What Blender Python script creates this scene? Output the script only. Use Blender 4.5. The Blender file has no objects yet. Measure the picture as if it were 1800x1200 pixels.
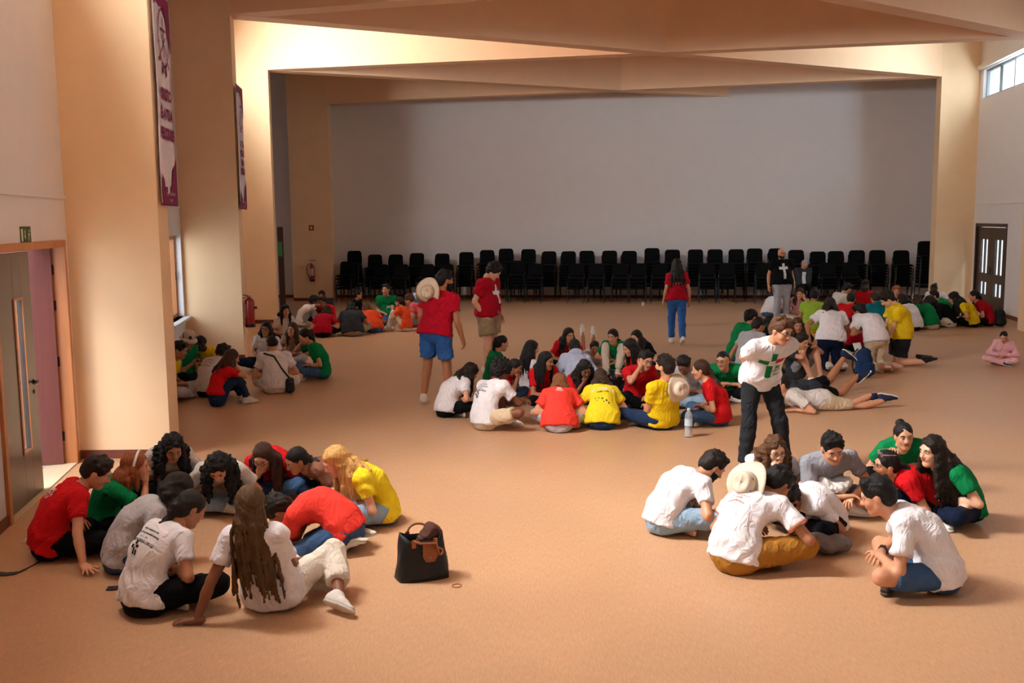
import bpy, math, random
import numpy as np
from mathutils import Vector, Matrix
from mathutils.bvhtree import BVHTree
rad = math.radians
S = bpy.context.scene
COL = S.collection

# ------------------------------------------------------------------ camera
FPX, CAM_H, PITCH, ROLL = 1750.0, 2.45, rad(7.0), rad(0.6)
_f = np.array([0, math.cos(PITCH), -math.sin(PITCH)]); _u0 = np.array([0, math.sin(PITCH), math.cos(PITCH)])
_r = np.array([math.cos(ROLL), 0, 0]) - _u0 * math.sin(ROLL)
_u = _u0 * math.cos(ROLL) + np.array([math.sin(ROLL), 0, 0])
cam_d = bpy.data.cameras.new('camera'); S.cycles.diffuse_bounces = 7
cam = bpy.data.objects.new('camera', cam_d); COL.objects.link(cam)
cam_d.sensor_width = 36.0; cam_d.lens = 36.0 * FPX / 1800.0; cam_d.clip_end = 300
cam.matrix_world = Matrix(((_r[0], _u[0], -_f[0], 0), (_r[1], _u[1], -_f[1], 0), (_r[2], _u[2], -_f[2], CAM_H), (0, 0, 0, 1)))
S.camera = cam

# ------------------------------------------------------------------ exposure, sky, daylight
S.view_settings.view_transform = 'Standard'; S.view_settings.look = 'None'
S.view_settings.gamma = 1.0; S.view_settings.use_curve_mapping = False
S.view_settings.exposure = 0.57
W = bpy.data.worlds.new('sky'); S.world = W; W.use_nodes = True
_bg = W.node_tree.nodes['Background']; _bg.inputs[0].default_value = (0.80, 0.90, 1.0, 1); _bg.inputs[1].default_value = 2.2

def area(name, loc, direction, sx, sy, power, color=(0.92, 0.95, 1.0), spread=180):
    d = bpy.data.lights.new(name, 'AREA'); d.shape = 'RECTANGLE'; d.size = sx; d.size_y = sy
    d.energy = power; d.color = color; d.spread = rad(spread)
    o = bpy.data.objects.new(name, d); COL.objects.link(o); o.location = loc
    o.rotation_euler = Vector(direction).to_track_quat('-Z', 'Z').to_euler()
    return o

# hall geometry (metres, camera at the origin, +Y into the hall)
LC = [(-2.55, 3.6), (-3.60, 10.25), (-4.80, 17.70), (-5.69, 24.07)]      # inner corners of the left piers
RC = [(8.2, 7.4), (9.2, 13.7), (10.7, 20.6), (11.2, 26.4)]              # inner corners of the right piers
def xl(y): return -4.52 - 0.172 * (y - 10.09)
def xr(y): return 11.56 + 0.158 * (y - 22.33)
def yb(x): return 32.02 - 0.148 * (x + 5.67)
ZB, ZC = 6.0, 7.35
# daylight through the clerestory strips high in each bay and the low openings, one lamp outside each, plus an added fill lamp in the left door bay
NL = Vector((1, 0.172, 0)).normalized(); NR = Vector((-1, 0.158, 0)).normalized()
CLER = {'L': [(-1.6, 3.2), (4.6, 9.98), (11.6, 17.3), (18.6, 23.8)], 'R': [(2.0, 7.0), (8.4, 13.4), (14.6, 19.8), (20.9, 26.15)]}
PL = [600, 300, 0, 2500]; PR = [20, 20, 60, 1150]
CZ0, CZ1 = 5.40, 6.12
for i, (y0, y1) in enumerate(CLER['L']):
    ym = (y0 + y1) / 2
    if PL[i]: area('clerestory_lamp', (xl(ym) - 0.32, ym, 5.80), (1, 0.172, (-.3, -1.15, 0, -.22)[i]), y1 - y0, .74, PL[i], (1.0, 0.97, 0.95), (165, 82, 90, 165)[i])
for i, (y0, y1) in enumerate(CLER['R']):
    ym = (y0 + y1) / 2
    area('clerestory_lamp', (xr(ym) + 0.32, ym, 5.80), (-1, 0.158, -0.22), y1 - y0, .74, PR[i], (0.74, 0.88, 1.0))
area('clerestory_lamp', (xl(7.3) - 0.30, 7.3, 5.80), (1, 0.172, 0.0), 5.4, .74, 3600, (1.0, 0.97, 0.95), 175)  # extra fill lamp at an already lit window, added to brighten beams and pier
area('daylight_door', (-6.6, 7.2, 1.9), (1, 0.75, -0.25), 2.4, 2.4, 9, (0.78, 0.86, 1.0))
area('daylight_low_window', (-6.9, 14.9, 1.9), (1, 1.1, -0.2), 1.6, 1.6, 40, (0.90, 0.92, 1.0))

# ------------------------------------------------------------------ materials
def srgb(h):
    h = h.lstrip('#'); c = [int(h[i:i + 2], 16) / 255 for i in (0, 2, 4)]
    return tuple(x / 12.92 if x <= 0.04045 else ((x + 0.055) / 1.055) ** 2.4 for x in c)
MATS = {}
def mat(name, hexc, rough=0.6, spec=0.4, var=0.0, scale=30.0, bump=0.0, metal=0.0, stretch=(1, 1, 1), sss=0.0, trans=0.0, emit=None, coat=0.0):
    if name in MATS: return MATS[name]
    m = bpy.data.materials.new(name); m.use_nodes = True; nt = m.node_tree; b = nt.nodes['Principled BSDF']
    c = srgb(hexc); b.inputs['Base Color'].default_value = (*c, 1); b.inputs['Roughness'].default_value = rough
    b.inputs['Specular IOR Level'].default_value = spec; b.inputs['Metallic'].default_value = metal
    b.inputs['Transmission Weight'].default_value = trans; b.inputs['Coat Weight'].default_value = coat
    if emit: b.inputs['Emission Color'].default_value = (*srgb(emit[0]), 1); b.inputs['Emission Strength'].default_value = emit[1]
    if var or bump:
        tc = nt.nodes.new('ShaderNodeTexCoord'); mp = nt.nodes.new('ShaderNodeMapping'); nz = nt.nodes.new('ShaderNodeTexNoise')
        mp.inputs['Scale'].default_value = stretch; nz.inputs['Scale'].default_value = scale; nz.inputs['Detail'].default_value = 4
        nt.links.new(tc.outputs['Object'], mp.inputs[0]); nt.links.new(mp.outputs[0], nz.inputs['Vector'])
        if var:
            rp = nt.nodes.new('ShaderNodeMapRange'); rp.inputs[1].default_value = 0.3; rp.inputs[2].default_value = 0.7
            rp.inputs[3].default_value = 1 - var; rp.inputs[4].default_value = 1 + var
            mx = nt.nodes.new('ShaderNodeVectorMath'); mx.operation = 'SCALE'; mx.inputs[0].default_value = c
            nt.links.new(nz.outputs[0], rp.inputs[0]); nt.links.new(rp.outputs[0], mx.inputs['Scale']); nt.links.new(mx.outputs[0], b.inputs['Base Color'])
        if bump:
            bp = nt.nodes.new('ShaderNodeBump'); bp.inputs['Strength'].default_value = bump; bp.inputs['Distance'].default_value = 0.004
            nt.links.new(nz.outputs[0], bp.inputs['Height']); nt.links.new(bp.outputs[0], b.inputs['Normal'])
    MATS[name] = m; return m
M_WALL = mat('white_wall_paint', '#dcd6d6', 0.85, 0.15, 0.015, 3, 0.15)
M_CREAM = mat('cream_pier_paint', '#eccba4', 0.8, 0.2, 0.02, 3, 0.15)
M_BEAM = mat('peach_beam_paint', '#f2caa6', 0.8, 0.2, 0.02, 3, 0.1)
M_CEIL = mat('ceiling_paint', '#e0cdb4', 0.85, 0.15, 0.01, 3)
M_WOOD = mat('orange_wood_frame', '#b06a34', 0.4, 0.5, 0.12, 14, 0.1, stretch=(1, 1, .12))
M_BASE = mat('brown_baseboard', '#6b3420', 0.45, 0.4, 0.1, 12, stretch=(1, 1, .3))
M_DOORG = mat('dark_brown_door_laminate', '#4c3834', 0.28, 0.6, 0.1, 10, stretch=(4, 4, .3))
M_DOORR = mat('red_brown_door_laminate', '#703a34', 0.4, 0.5, 0.08, 10, stretch=(4, 4, .2))
M_DDARK = mat('dark_door_wood', '#33201c', 0.4, 0.4, 0.1, 12, stretch=(4, 4, .2))
M_METAL = mat('dark_bronze_metal', '#3a2e28', 0.35, 0.5, metal=0.8)
M_ALU = mat('grey_aluminium', '#7d8488', 0.4, 0.5, metal=0.6)
M_BLACKF = mat('black_chair_fabric', '#0b0b0d', 0.9, 0.15, 0.2, 60)
M_BLACKM = mat('black_painted_steel', '#111114', 0.4, 0.4)
M_CONC = mat('pale_exterior_paving', '#c9c3ba', 0.9, 0.2, 0.05, 6)
def glass_mat():
    m = bpy.data.materials.new('window_glass'); m.use_nodes = True; nt = m.node_tree
    for n in list(nt.nodes): nt.nodes.remove(n)
    o = nt.nodes.new('ShaderNodeOutputMaterial'); mx = nt.nodes.new('ShaderNodeMixShader'); t = nt.nodes.new('ShaderNodeBsdfTransparent'); g = nt.nodes.new('ShaderNodeBsdfGlossy')
    g.inputs['Roughness'].default_value = 0.03; mx.inputs[0].default_value = 0.07; t.inputs[0].default_value = (.93, .97, .97, 1)
    nt.links.new(t.outputs[0], mx.inputs[1]); nt.links.new(g.outputs[0], mx.inputs[2]); nt.links.new(mx.outputs[0], o.inputs[0]); return m
M_GLASS = glass_mat()
def floor_mat():
    m = bpy.data.materials.new('orange_linoleum'); m.use_nodes = True; nt = m.node_tree; b = nt.nodes['Principled BSDF']; L = nt.links.new
    tc = nt.nodes.new('ShaderNodeTexCoord'); mp = nt.nodes.new('ShaderNodeMapping'); mp.inputs['Scale'].default_value = (110, 14, 1)
    mp.inputs['Rotation'].default_value = (0, 0, rad(-8))
    n1 = nt.nodes.new('ShaderNodeTexNoise'); n1.inputs['Scale'].default_value = 1.0; n1.inputs['Detail'].default_value = 5; n1.inputs['Roughness'].default_value = .65
    n2 = nt.nodes.new('ShaderNodeTexNoise'); n2.inputs['Scale'].default_value = 0.7; n2.inputs['Detail'].default_value = 3
    L(tc.outputs['Object'], mp.inputs[0]); L(mp.outputs[0], n1.inputs['Vector']); L(tc.outputs['Object'], n2.inputs['Vector'])
    cr = nt.nodes.new('ShaderNodeValToRGB'); cr.color_ramp.elements[0].position = .3; cr.color_ramp.elements[1].position = .72
    cr.color_ramp.elements[0].color = (*srgb('#b08663'), 1); cr.color_ramp.elements[1].color = (*srgb('#c69c79'), 1)
    L(n1.outputs[0], cr.inputs[0])
    mr = nt.nodes.new('ShaderNodeMapRange'); mr.inputs[1].default_value = .3; mr.inputs[2].default_value = .7; mr.inputs[3].default_value = .93; mr.inputs[4].default_value = 1.06
    L(n2.outputs[0], mr.inputs[0]); v = nt.nodes.new('ShaderNodeVectorMath'); v.operation = 'SCALE'; L(cr.outputs[0], v.inputs[0]); L(mr.outputs[0], v.inputs['Scale'])
    L(v.outputs[0], b.inputs['Base Color'])
    r2 = nt.nodes.new('ShaderNodeMapRange'); r2.inputs[3].default_value = .36; r2.inputs[4].default_value = .52; L(n2.outputs[0], r2.inputs[0]); L(r2.outputs[0], b.inputs['Roughness'])
    b.inputs['Specular IOR Level'].default_value = .45
    bp = nt.nodes.new('ShaderNodeBump'); bp.inputs['Strength'].default_value = .06; bp.inputs['Distance'].default_value = .003; L(n1.outputs[0], bp.inputs['Height']); L(bp.outputs[0], b.inputs['Normal'])
    return m
M_FLOOR = floor_mat()

# ------------------------------------------------------------------ mesh helpers
class MB:
    def __init__(s): s.v = []; s.f = []; s.m = []
    def add(s, v, f, m=0):
        n = len(s.v); s.v += [tuple(p) for p in v]; s.f += [tuple(i + n for i in q) for q in f]; s.m += [m] * len(f)
    def box(s, x0, x1, y0, y1, z0, z1, m=0, T=None):
        v = [(x, y, z) for z in (z0, z1) for y in (y0, y1) for x in (x0, x1)]
        if T is not None: v = [T @ Vector(p) for p in v]
        s.add(v, [(0, 2, 3, 1), (4, 5, 7, 6), (0, 1, 5, 4), (2, 6, 7, 3), (0, 4, 6, 2), (1, 3, 7, 5)], m)
    def prism(s, poly, z0, z1, m=0):                      # poly counter-clockwise
        n = len(poly); v = [(x, y, z0) for x, y in poly] + [(x, y, z1) for x, y in poly]
        s.add(v, [tuple(range(n - 1, -1, -1)), tuple(range(n, 2 * n))] + [(i, (i + 1) % n, n + (i + 1) % n, n + i) for i in range(n)], m)
    def tube(s, pts, r, n=8, m=0, closed=False, caps=True):
        pts = [Vector(p) for p in pts]; rs = r if isinstance(r, (list, tuple)) else [r] * len(pts); rings = []; N = len(pts)
        ref = Vector((0, 0, 1))
        d0 = (pts[1] - pts[0]).normalized()
        if abs(d0.dot(ref)) > .9: ref = Vector((1, 0, 0))
        u = d0.cross(ref).normalized()
        for i, p in enumerate(pts):
            a = pts[(i - 1) % N] if (i > 0 or closed) else p; b = pts[(i + 1) % N] if (i < N - 1 or closed) else p
            d = (b - a).normalized(); u = (u - d * u.dot(d)).normalized(); w = d.cross(u)
            rings.append([p + (u * math.cos(2 * math.pi * k / n) + w * math.sin(2 * math.pi * k / n)) * rs[i] for k in range(n)])
        v = [q for ring in rings for q in ring]; f = []
        for i in range(N if closed else N - 1):
            j = (i + 1) % N
            for k in range(n): f.append((i * n + k, i * n + (k + 1) % n, j * n + (k + 1) % n, j * n + k))
        if caps and not closed: f.append(tuple(range(n - 1, -1, -1))); f.append(tuple((N - 1) * n + k for k in range(n)))
        s.add(v, f, m)
    def lathe(s, prof, n=20, m=0, c=(0, 0, 0), T=None):
        v = []; f = []
        for r, z in prof:
            for k in range(n):
                a = 2 * math.pi * k / n; p = Vector((c[0] + r * math.cos(a), c[1] + r * math.sin(a), c[2] + z)); v.append(T @ p if T is not None else p)
        for i in range(len(prof) - 1):
            for k in range(n): f.append((i * n + k, i * n + (k + 1) % n, (i + 1) * n + (k + 1) % n, (i + 1) * n + k))
        if prof[0][0] > 1e-4: f.append(tuple(range(n - 1, -1, -1)))
        if prof[-1][0] > 1e-4: f.append(tuple((len(prof) - 1) * n + k for k in range(n)))
        s.add(v, f, m)
    def build(s, name, mats, parent=None, smooth=False, bevel=0):
        me = bpy.data.meshes.new(name); me.from_pydata([tuple(p) for p in s.v], [], s.f)
        for m in (mats if isinstance(mats, (list, tuple)) else [mats]): me.materials.append(m)
        if any(s.m): me.polygons.foreach_set('material_index', s.m)
        if smooth: me.polygons.foreach_set('use_smooth', [True] * len(me.polygons))
        o = bpy.data.objects.new(name, me); COL.objects.link(o)
        if parent is not None: o.parent = parent
        if bevel:
            b = o.modifiers.new('b', 'BEVEL'); b.width = bevel; b.segments = 2; b.limit_method = 'ANGLE'
        return o
def struct(o):
    o['kind'] = 'structure'; return o
def tag(o, label, cat, group=None):
    o['label'] = label; o['category'] = cat
    if group: o['group'] = group
    return o
def empty(name, loc=(0, 0, 0), rz=0.0, label=None, cat=None, group=None, parent=None):
    o = bpy.data.objects.new(name, None); COL.objects.link(o); o.location = loc; o.rotation_euler = (0, 0, rz); o.empty_display_size = .1
    if parent is not None: o.parent = parent
    if label: tag(o, label, cat, group)
    return o
def copy_tree(o, parent=None):
    c = o.copy(); COL.objects.link(c)
    if parent is not None: c.parent = parent
    for ch in list(o.children): copy_tree(ch, c)
    return c
_fonts = {}
def text_geo(s, size=1.0, bold=0.0, spacing=1.0, align='CENTER', line=1.0):
    key = (s, size, bold, spacing, align, line)
    if key in _fonts: return _fonts[key]
    c = bpy.data.curves.new('t', 'FONT'); c.body = s; c.size = size; c.align_x = align; c.align_y = 'CENTER'; c.offset = bold; c.space_character = spacing; c.space_line = line
    c.resolution_u = 2
    o = bpy.data.objects.new('t', c); COL.objects.link(o)
    dg = bpy.context.evaluated_depsgraph_get(); me = bpy.data.meshes.new_from_object(o.evaluated_get(dg))
    v = [tuple(p.co) for p in me.vertices]; f = [tuple(p.vertices) for p in me.polygons]
    bpy.data.objects.remove(o); bpy.data.curves.remove(c); bpy.data.meshes.remove(me)
    _fonts[key] = (v, f); return v, f

# ------------------------------------------------------------------ room shell
b = MB(); b.prism([(xl(-4) - .3, -4), (xr(-4) + .3, -4), (xr(34) + .3, 34), (xl(34) - .3, 34)], -.12, 0.0); struct(b.build('floor', M_FLOOR))
b = MB(); b.prism([(xl(-4) - .4, -4.2), (xr(-4) + .4, -4.2), (xr(34) + .4, 34.4), (xl(34) - .4, 34.4)], ZC, ZC + .25); struct(b.build('ceiling', M_CEIL))
b = MB(); b.prism([(-70, -12), (xl(-4) - .3, -4), (xl(34) - .3, 34), (-70, 60)], -.16, -.03); struct(b.build('ground_left', M_CONC))
b = MB(); b.prism([(xr(34) + .3, 34), (xr(-4) + .3, -4), (80, -12), (80, 60)], -.16, -.03); struct(b.build('ground_right', M_CONC))

def side_wall(side, openings, y0, y1, th=.25):
    """wall along xl/xr between y0,y1 as vertical slabs with openings [(ya,yb,za,zb)]"""
    X = xl if side == 'L' else xr; sg = -1 if side == 'L' else 1
    ys = sorted({y0, y1, *[o[0] for o in openings], *[o[1] for o in openings]}); b = MB()
    for a, c in zip(ys[:-1], ys[1:]):
        cuts = sorted([(o[2], o[3]) for o in openings if o[0] <= a + 1e-6 and o[1] >= c - 1e-6]); z = 0.0
        for (za, zb) in cuts + [(ZC, ZC)]:
            if za > z + 1e-4:
                p = [(X(a), a), (X(c), c), (X(c) + sg * th, c), (X(a) + sg * th, a)]
                if side == 'R': p = p[::-1]
                b.prism(p[::-1] if side == 'R' and False else p, z, za)
            z = zb
    o = b.build('wall_left' if side == 'L' else 'wall_right', M_WALL); return struct(o)
DOOR_L = (7.98, 10.02, 0.0, 2.22)
LOWWIN = [(15.9, 17.60, 0.8, 2.23)]
side_wall('L', [(a, c, CZ0, CZ1) for a, c in CLER['L'] if a != 11.6] + [DOOR_L] + LOWWIN, -4, 33.2)
DOOR_R = (23.75, 26.2, 0.0, 2.22)
side_wall('R', [(a, c, CZ0, CZ1) for a, c in CLER['R']] + [DOOR_R], -4, 33.2)
b = MB(); b.prism([(-8.2, yb(-8.2)), (14.5, yb(14.5)), (14.5, yb(14.5) + .25), (-8.2, yb(-8.2) + .25)], 0, ZC); struct(b.build('wall_back', M_WALL))
b = MB(); b.prism([(xl(-4) - .3, -4.25), (xr(-4) + .3, -4.25), (xr(-4) + .3, -4), (xl(-4) - .3, -4)], 0, ZC); struct(b.build('wall_front', M_WALL))

# piers standing out from the side walls, one block each
for i, (x, y) in enumerate(LC):
    b = MB(); t = .50; b.prism([(xl(y) - .05, y), (x, y), (x - .07, y + t), (xl(y + t) - .05, y + t)], 0, ZC); struct(b.build('wall_pier', M_CREAM))
for i, (x, y) in enumerate(RC):
    b = MB(); t = .50; b.prism([(x, y), (xr(y) + .05, y), (xr(y + t) + .05, y + t), (x + .08, y + t)], 0, ZC); struct(b.build('wall_pier', M_CREAM))
b = MB(); b.prism([(-6.78, 30.944), (-5.52, 30.78), (-5.62, yb(-5.62) + .02), (-6.95, yb(-6.95) + .02)], 0, ZC); struct(b.build('wall_pier', M_CREAM))
# crossing ceiling beams
def beam(p, q, w=.42, z0=ZB, n=1):
    p, q = Vector((*p, 0)), Vector((*q, 0)); d = (q - p).normalized(); s = Vector((-d.y, d.x, 0)) * w
    b = MB(); b.prism([(p.x, p.y), (q.x, q.y), (q.x + s.x, q.y + s.y), (p.x + s.x, p.y + s.y)], z0, ZC + .02); struct(b.build('ceiling_beam', M_BEAM))
def extend(p, q, e=.9):
    p, q = Vector(p), Vector(q); d = (q - p).normalized(); return tuple(p - d * e * .0), tuple(q + d * e)
C4 = (-5.52, 30.78)
beam((LC[0][0] - .3, LC[0][1]), (RC[1][0] + .9, RC[1][1] + .6)); beam((LC[1][0] - .02, LC[1][1] + .02), (RC[0][0] + .5, RC[0][1]), z0=ZB + .004)
beam(LC[1], (RC[2][0] + .02, RC[2][1])); beam(LC[2], (RC[1][0] + .02, RC[1][1]), z0=ZB + .004)
beam(LC[2], RC[3]); beam(LC[3], RC[2], z0=ZB + .004)
r4 = (6.55, yb(6.55) + .02)
beam(LC[3], r4); beam(C4, (RC[3][0], RC[3][1]), z0=ZB + .004)

# thin picture rails, baseboards
def side_strip(side, ya, yc, z0, z1, out, name, m):
    X = xl if side == 'L' else xr; sg = 1 if side == 'L' else -1
    p = [(X(ya), ya), (X(ya) + sg * out, ya), (X(yc) + sg * out, yc), (X(yc), yc)]
    if side == 'R': p = p[::-1]
    b = MB(); b.prism(p, z0, z1); return struct(b.build(name, m))
def bays(side):
    C = LC if side == 'L' else RC; ys = [-4.0] + [c[1] for c in C] + [30.9 if side == 'L' else yb(12.7)]
    return [(ys[i] + (.5 if i else 0), ys[i + 1]) for i in range(len(ys) - 1)]
n = 1
for side in 'LR':
    for (a, c) in bays(side):
        side_strip(side, a, c, 2.70, 2.735, .02, 'trim_%d' % n, M_WALL); n += 1
        segs = [(a, c)]
        D = DOOR_L if side == 'L' else DOOR_R
        if a < D[0] < c: segs = [(a, D[0] - .07), (min(D[1] + .07, c), c)]
        for s0, s1 in segs:
            if s1 - s0 > .03: side_strip(side, s0, s1, 0, .09, .018, 'baseboard_left' if side == 'L' else 'baseboard_right', M_BASE)
for (C, sg, X) in ((LC, 1, xl), (RC, -1, xr)):
    for x, y in C:
        b = MB()
        if sg > 0: b.box(X(y), x + .015, y - .015, y, 0, .09)
        else: b.box(x - .015, X(y), y - .015, y, 0, .09)
        struct(b.build('baseboard_pier', M_BASE))
b = MB(); d = Vector((2.08, -.27, 0)).normalized(); T = Matrix.Translation((-7.6, 31.05, 0)) @ Matrix.Rotation(math.atan2(-.27, 2.08), 4, 'Z'); b.box(.83, 2.1, -.015, 0, 0, .09, T=T); struct(b.build('baseboard_pier', M_BASE))
b = MB(); T = Matrix.Translation((-5.6, yb(-5.6), 0)) @ Matrix.Rotation(math.atan(-.148), 4, 'Z'); b.box(-2.5, 18.5, -.018, 0, 0, .09, T=T); struct(b.build('baseboard_back', M_BASE))
# ledge above the right clerestory
side_strip('R', 20.6, 26.4, 6.14, 6.24, .10, 'trim_21', M_WALL); side_strip('R', 14, 20.1, 6.14, 6.24, .10, 'trim_22', M_WALL)

# clerestory windows: frame, mullions, panes
k = 1
for side in 'LR':
    X = xl if side == 'L' else xr; sg = -1 if side == 'L' else 1; ang = math.atan(-.172 if side == 'L' else .158)
    for (a, c) in CLER[side]:
        if side == 'L' and a == 11.6: continue
        w = empty('window_%d' % k, (X(a) + sg * .12, a, CZ0), -ang + math.pi / 2 * 0); w['kind'] = 'structure'; k += 1
        L = (c - a) / math.cos(ang); h = CZ1 - CZ0; nb = max(3, round(L / 1.0))
        b = MB(); b.box(-.03, .03, 0, L, 0, .05); b.box(-.03, .03, 0, L, h - .05, h); b.box(-.03, .03, 0, .05, .05, h - .05); b.box(-.03, .03, L - .05, L, .05, h - .05); b.build('frame', M_ALU, w)
        for j in range(1, nb):
            b = MB(); b.box(-.025, .025, L * j / nb - .025, L * j / nb + .025, .05, h - .05); b.build('mullion', M_BLACKM, w)
        for j in range(nb):
            b = MB(); b.box(-.004, .004, L * j / nb + .03, L * (j + 1) / nb - .03, .05, h - .05); b.build('pane', M_GLASS, w)

# ------------------------------------------------------------------ doors, low window
def wall_T(x, y, dx, dy, z=0):
    """local +X along (dx,dy), local +Z up"""
    return Matrix.Translation((x, y, z)) @ Matrix.Rotation(math.atan2(dy, dx), 4, 'Z')
# left double door: frame, one leaf almost shut, one swung out
fr = empty('door_1', (xl(DOOR_L[0]), DOOR_L[0], 0), math.atan2(1, -.172)); fr['kind'] = 'structure'
LW = (DOOR_L[1] - DOOR_L[0]) * 1.0147
b = MB(); b.box(-.07, 0, -.03, .16, 0, 2.29); b.build('door_jamb', M_WOOD, fr)
b = MB(); b.box(LW, LW + .07, -.03, .16, 0, 2.29); b.build('door_jamb', M_WOOD, fr)
b = MB(); b.box(0, LW, -.03, .16, 2.22, 2.29); b.build('door_lintel', M_WOOD, fr)
b = MB(); b.box(0, LW, -.02, .25, -.005, .012); b.build('door_threshold', mat('pale_stone_sill', '#cdb89a', .6, .3, .05, 20), fr)
def leaf(name_root, hinge, tip, m, glass=True, flip=False):
    p, q = Vector((*hinge, 0)), Vector((*tip, 0)); w = (q - p).length; d = (q - p) / w
    t = empty(name_root, (p.x, p.y, .015), math.atan2(d.y, d.x)); H = 2.19
    b = MB(); g0, g1 = w - .48, w - .27
    if glass:
        b.box(0, g0, -.022, .022, 0, H); b.box(g1, w, -.022, .022, 0, H); b.box(g0, g1, -.022, .022, 0, .45); b.box(g0, g1, -.022, .022, 1.78, H)
    else: b.box(0, w, -.022, .022, 0, H)
    b.build('door_panel', m, t, bevel=.002)
    if glass:
        b = MB(); b.box(g0, g1, -.004, .004, .45, 1.78); b.build('glass_strip', M_GLASS, t)
        b = MB()
        for s in (-1, 1):
            y0, y1 = (-.030, -.022) if s < 0 else (.022, .030)
            b.box(g0 - .02, g0, y0, y1, .43, 1.80); b.box(g1, g1 + .02, y0, y1, .43, 1.80); b.box(g0, g1, y0, y1, .43, .45); b.box(g0, g1, y0, y1, 1.78, 1.80)
        b.build('glazing_bead', M_WOOD, t)
        for s in (-1, 1):
            T = Matrix.Translation((w - .09, s * .022, 1.02)) @ Matrix.Rotation(-s * math.pi / 2, 4, 'X')
            h = MB(); h.lathe([(.026, 0), (.026, .006), (.010, .01), (.010, .045)], 14, T=T); h.build('handle_rose', M_METAL, t)
            h = MB(); h.tube([(w - .09, s * .062, 1.02), (w - .16, s * .066, 1.02), (w - .205, s * .062, 1.018)], [.011, .011, .008], 8); h.build('door_handle', M_METAL, t)
            T = Matrix.Translation((w - .09, s * .022, .93)) @ Matrix.Rotation(-s * math.pi / 2, 4, 'X')
            h = MB(); h.lathe([(.020, 0), (.020, .006), (0, .007)], 12, T=T); h.build('keyhole_plate', M_METAL, t)
    return t
l1 = leaf('door_leaf', (-4.215, 8.02), (-4.375, 9.0), M_DOORG); tag(l1, 'dark brown door leaf with tall glass strip and lever handle, nearly shut, at left edge', 'door')
l2 = leaf('door_leaf', (-4.60, 9.98), (-5.57, 9.60), M_DOORR, glass=False); tag(l2, 'plain red-brown door leaf swung outwards in the left doorway', 'door')
for z in (.28, 1.05, 1.62, 1.98):
    b = MB(); b.box(-.03, .05, -.035, -.02, z - .05, z + .05); b.tube([(-.02, -.04, z - .06), (-.02, -.04, z + .06)], .011, 8); b.build('hinge', M_METAL, l2)
# low window in the second bay
y0, y1 = LOWWIN[0][:2]
w = empty('window_20', (xl(y0) - .16, y0, .8), math.atan(.172)); w['kind'] = 'structure'; L = (y1 - y0) * 1.0147; h = 1.43
b = MB(); b.box(-.05, .05, 0, L, 0, .07); b.box(-.05, .05, 0, L, h - .07, h); b.box(-.05, .05, 0, .08, .07, h - .07); b.box(-.05, .05, L - .08, L, .07, h - .07); b.box(-.05, .05, L / 2 - .05, L / 2 + .05, .07, h - .07); b.build('window_frame', M_WOOD, w)
for j in (0, 1):
    b = MB(); b.box(-.004, .004, .08 + j * (L / 2 - .03), L / 2 - .05 + j * (L / 2 - .03), .07, h - .07); b.build('pane', M_GLASS, w)
b = MB(); b.box(.03, .27, -.04, L + .02, -.04, 0); b.build('window_sill', M_WALL, w)
b = MB(); b.tube([(.06, L - .10, .65), (.06, L - .10, .80)], .009, 8); b.build('window_handle', M_METAL, w)
# right double door, dark, with glazed slots
y0, y1 = DOOR_R[:2]; w = empty('door_2', (xr(y1) + .06, y1, 0), math.atan2(-1, -.158)); w['kind'] = 'structure'; L = (y1 - y0) * 1.0124
b = MB(); b.box(0, .08, -.07, .06, 0, 2.22); b.box(L - .08, L, -.07, .06, 0, 2.22); b.box(.08, L - .08, -.07, .06, 2.13, 2.22); b.build('door_frame', M_DDARK, w)
for j in (0, 1):
    a0 = .09 + j * (L / 2 - .09); a1 = L / 2 - .01 + j * (L / 2 - .09); m = (a0 + a1) / 2; lf = MB(); g0, g1 = m - .30, m + .30
    lf.box(a0, g0, -.03, .03, .01, 2.12); lf.box(g1, a1, -.03, .03, .01, 2.12); lf.box(g0, g1, -.03, .03, .01, .42); lf.box(g0, g1, -.03, .03, .74, .96); lf.box(g0, g1, -.03, .03, 1.82, 2.12)
    o = lf.build('door_panel', M_DDARK, w)
    g = MB(); g.box(g0, g1, -.006, .006, .42, .74); g.box(g0, g1, -.006, .006, .96, 1.82); g.build('door_glass', M_GLASS, o)
    g = MB(); g.box(m - .03, m + .03, -.02, .02, .42, .74); g.box(m - .03, m + .03, -.02, .02, .96, 1.82); g.build('glazing_bar', M_DDARK, o)
    g = MB(); g.tube([(a1 - .10 if j == 0 else a0 + .10, -.07, .95), (a1 - .10 if j == 0 else a0 + .10, -.07, 1.15)], .012, 8); g.build('door_handle', M_METAL, o)
# dark door edge and green plate beside the third left pier
w = empty('door_3', (-5.70, 24.75, 0), math.atan2(1, -.22)); w['kind'] = 'structure'
b = MB(); b.box(0, .95, -.03, .03, .01, 2.28); b.build('door_panel', M_BASE, w)
b = MB(); b.box(-.06, -.01, -.07, .07, 0, 2.32); b.build('door_jamb', M_DDARK, w)

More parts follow.
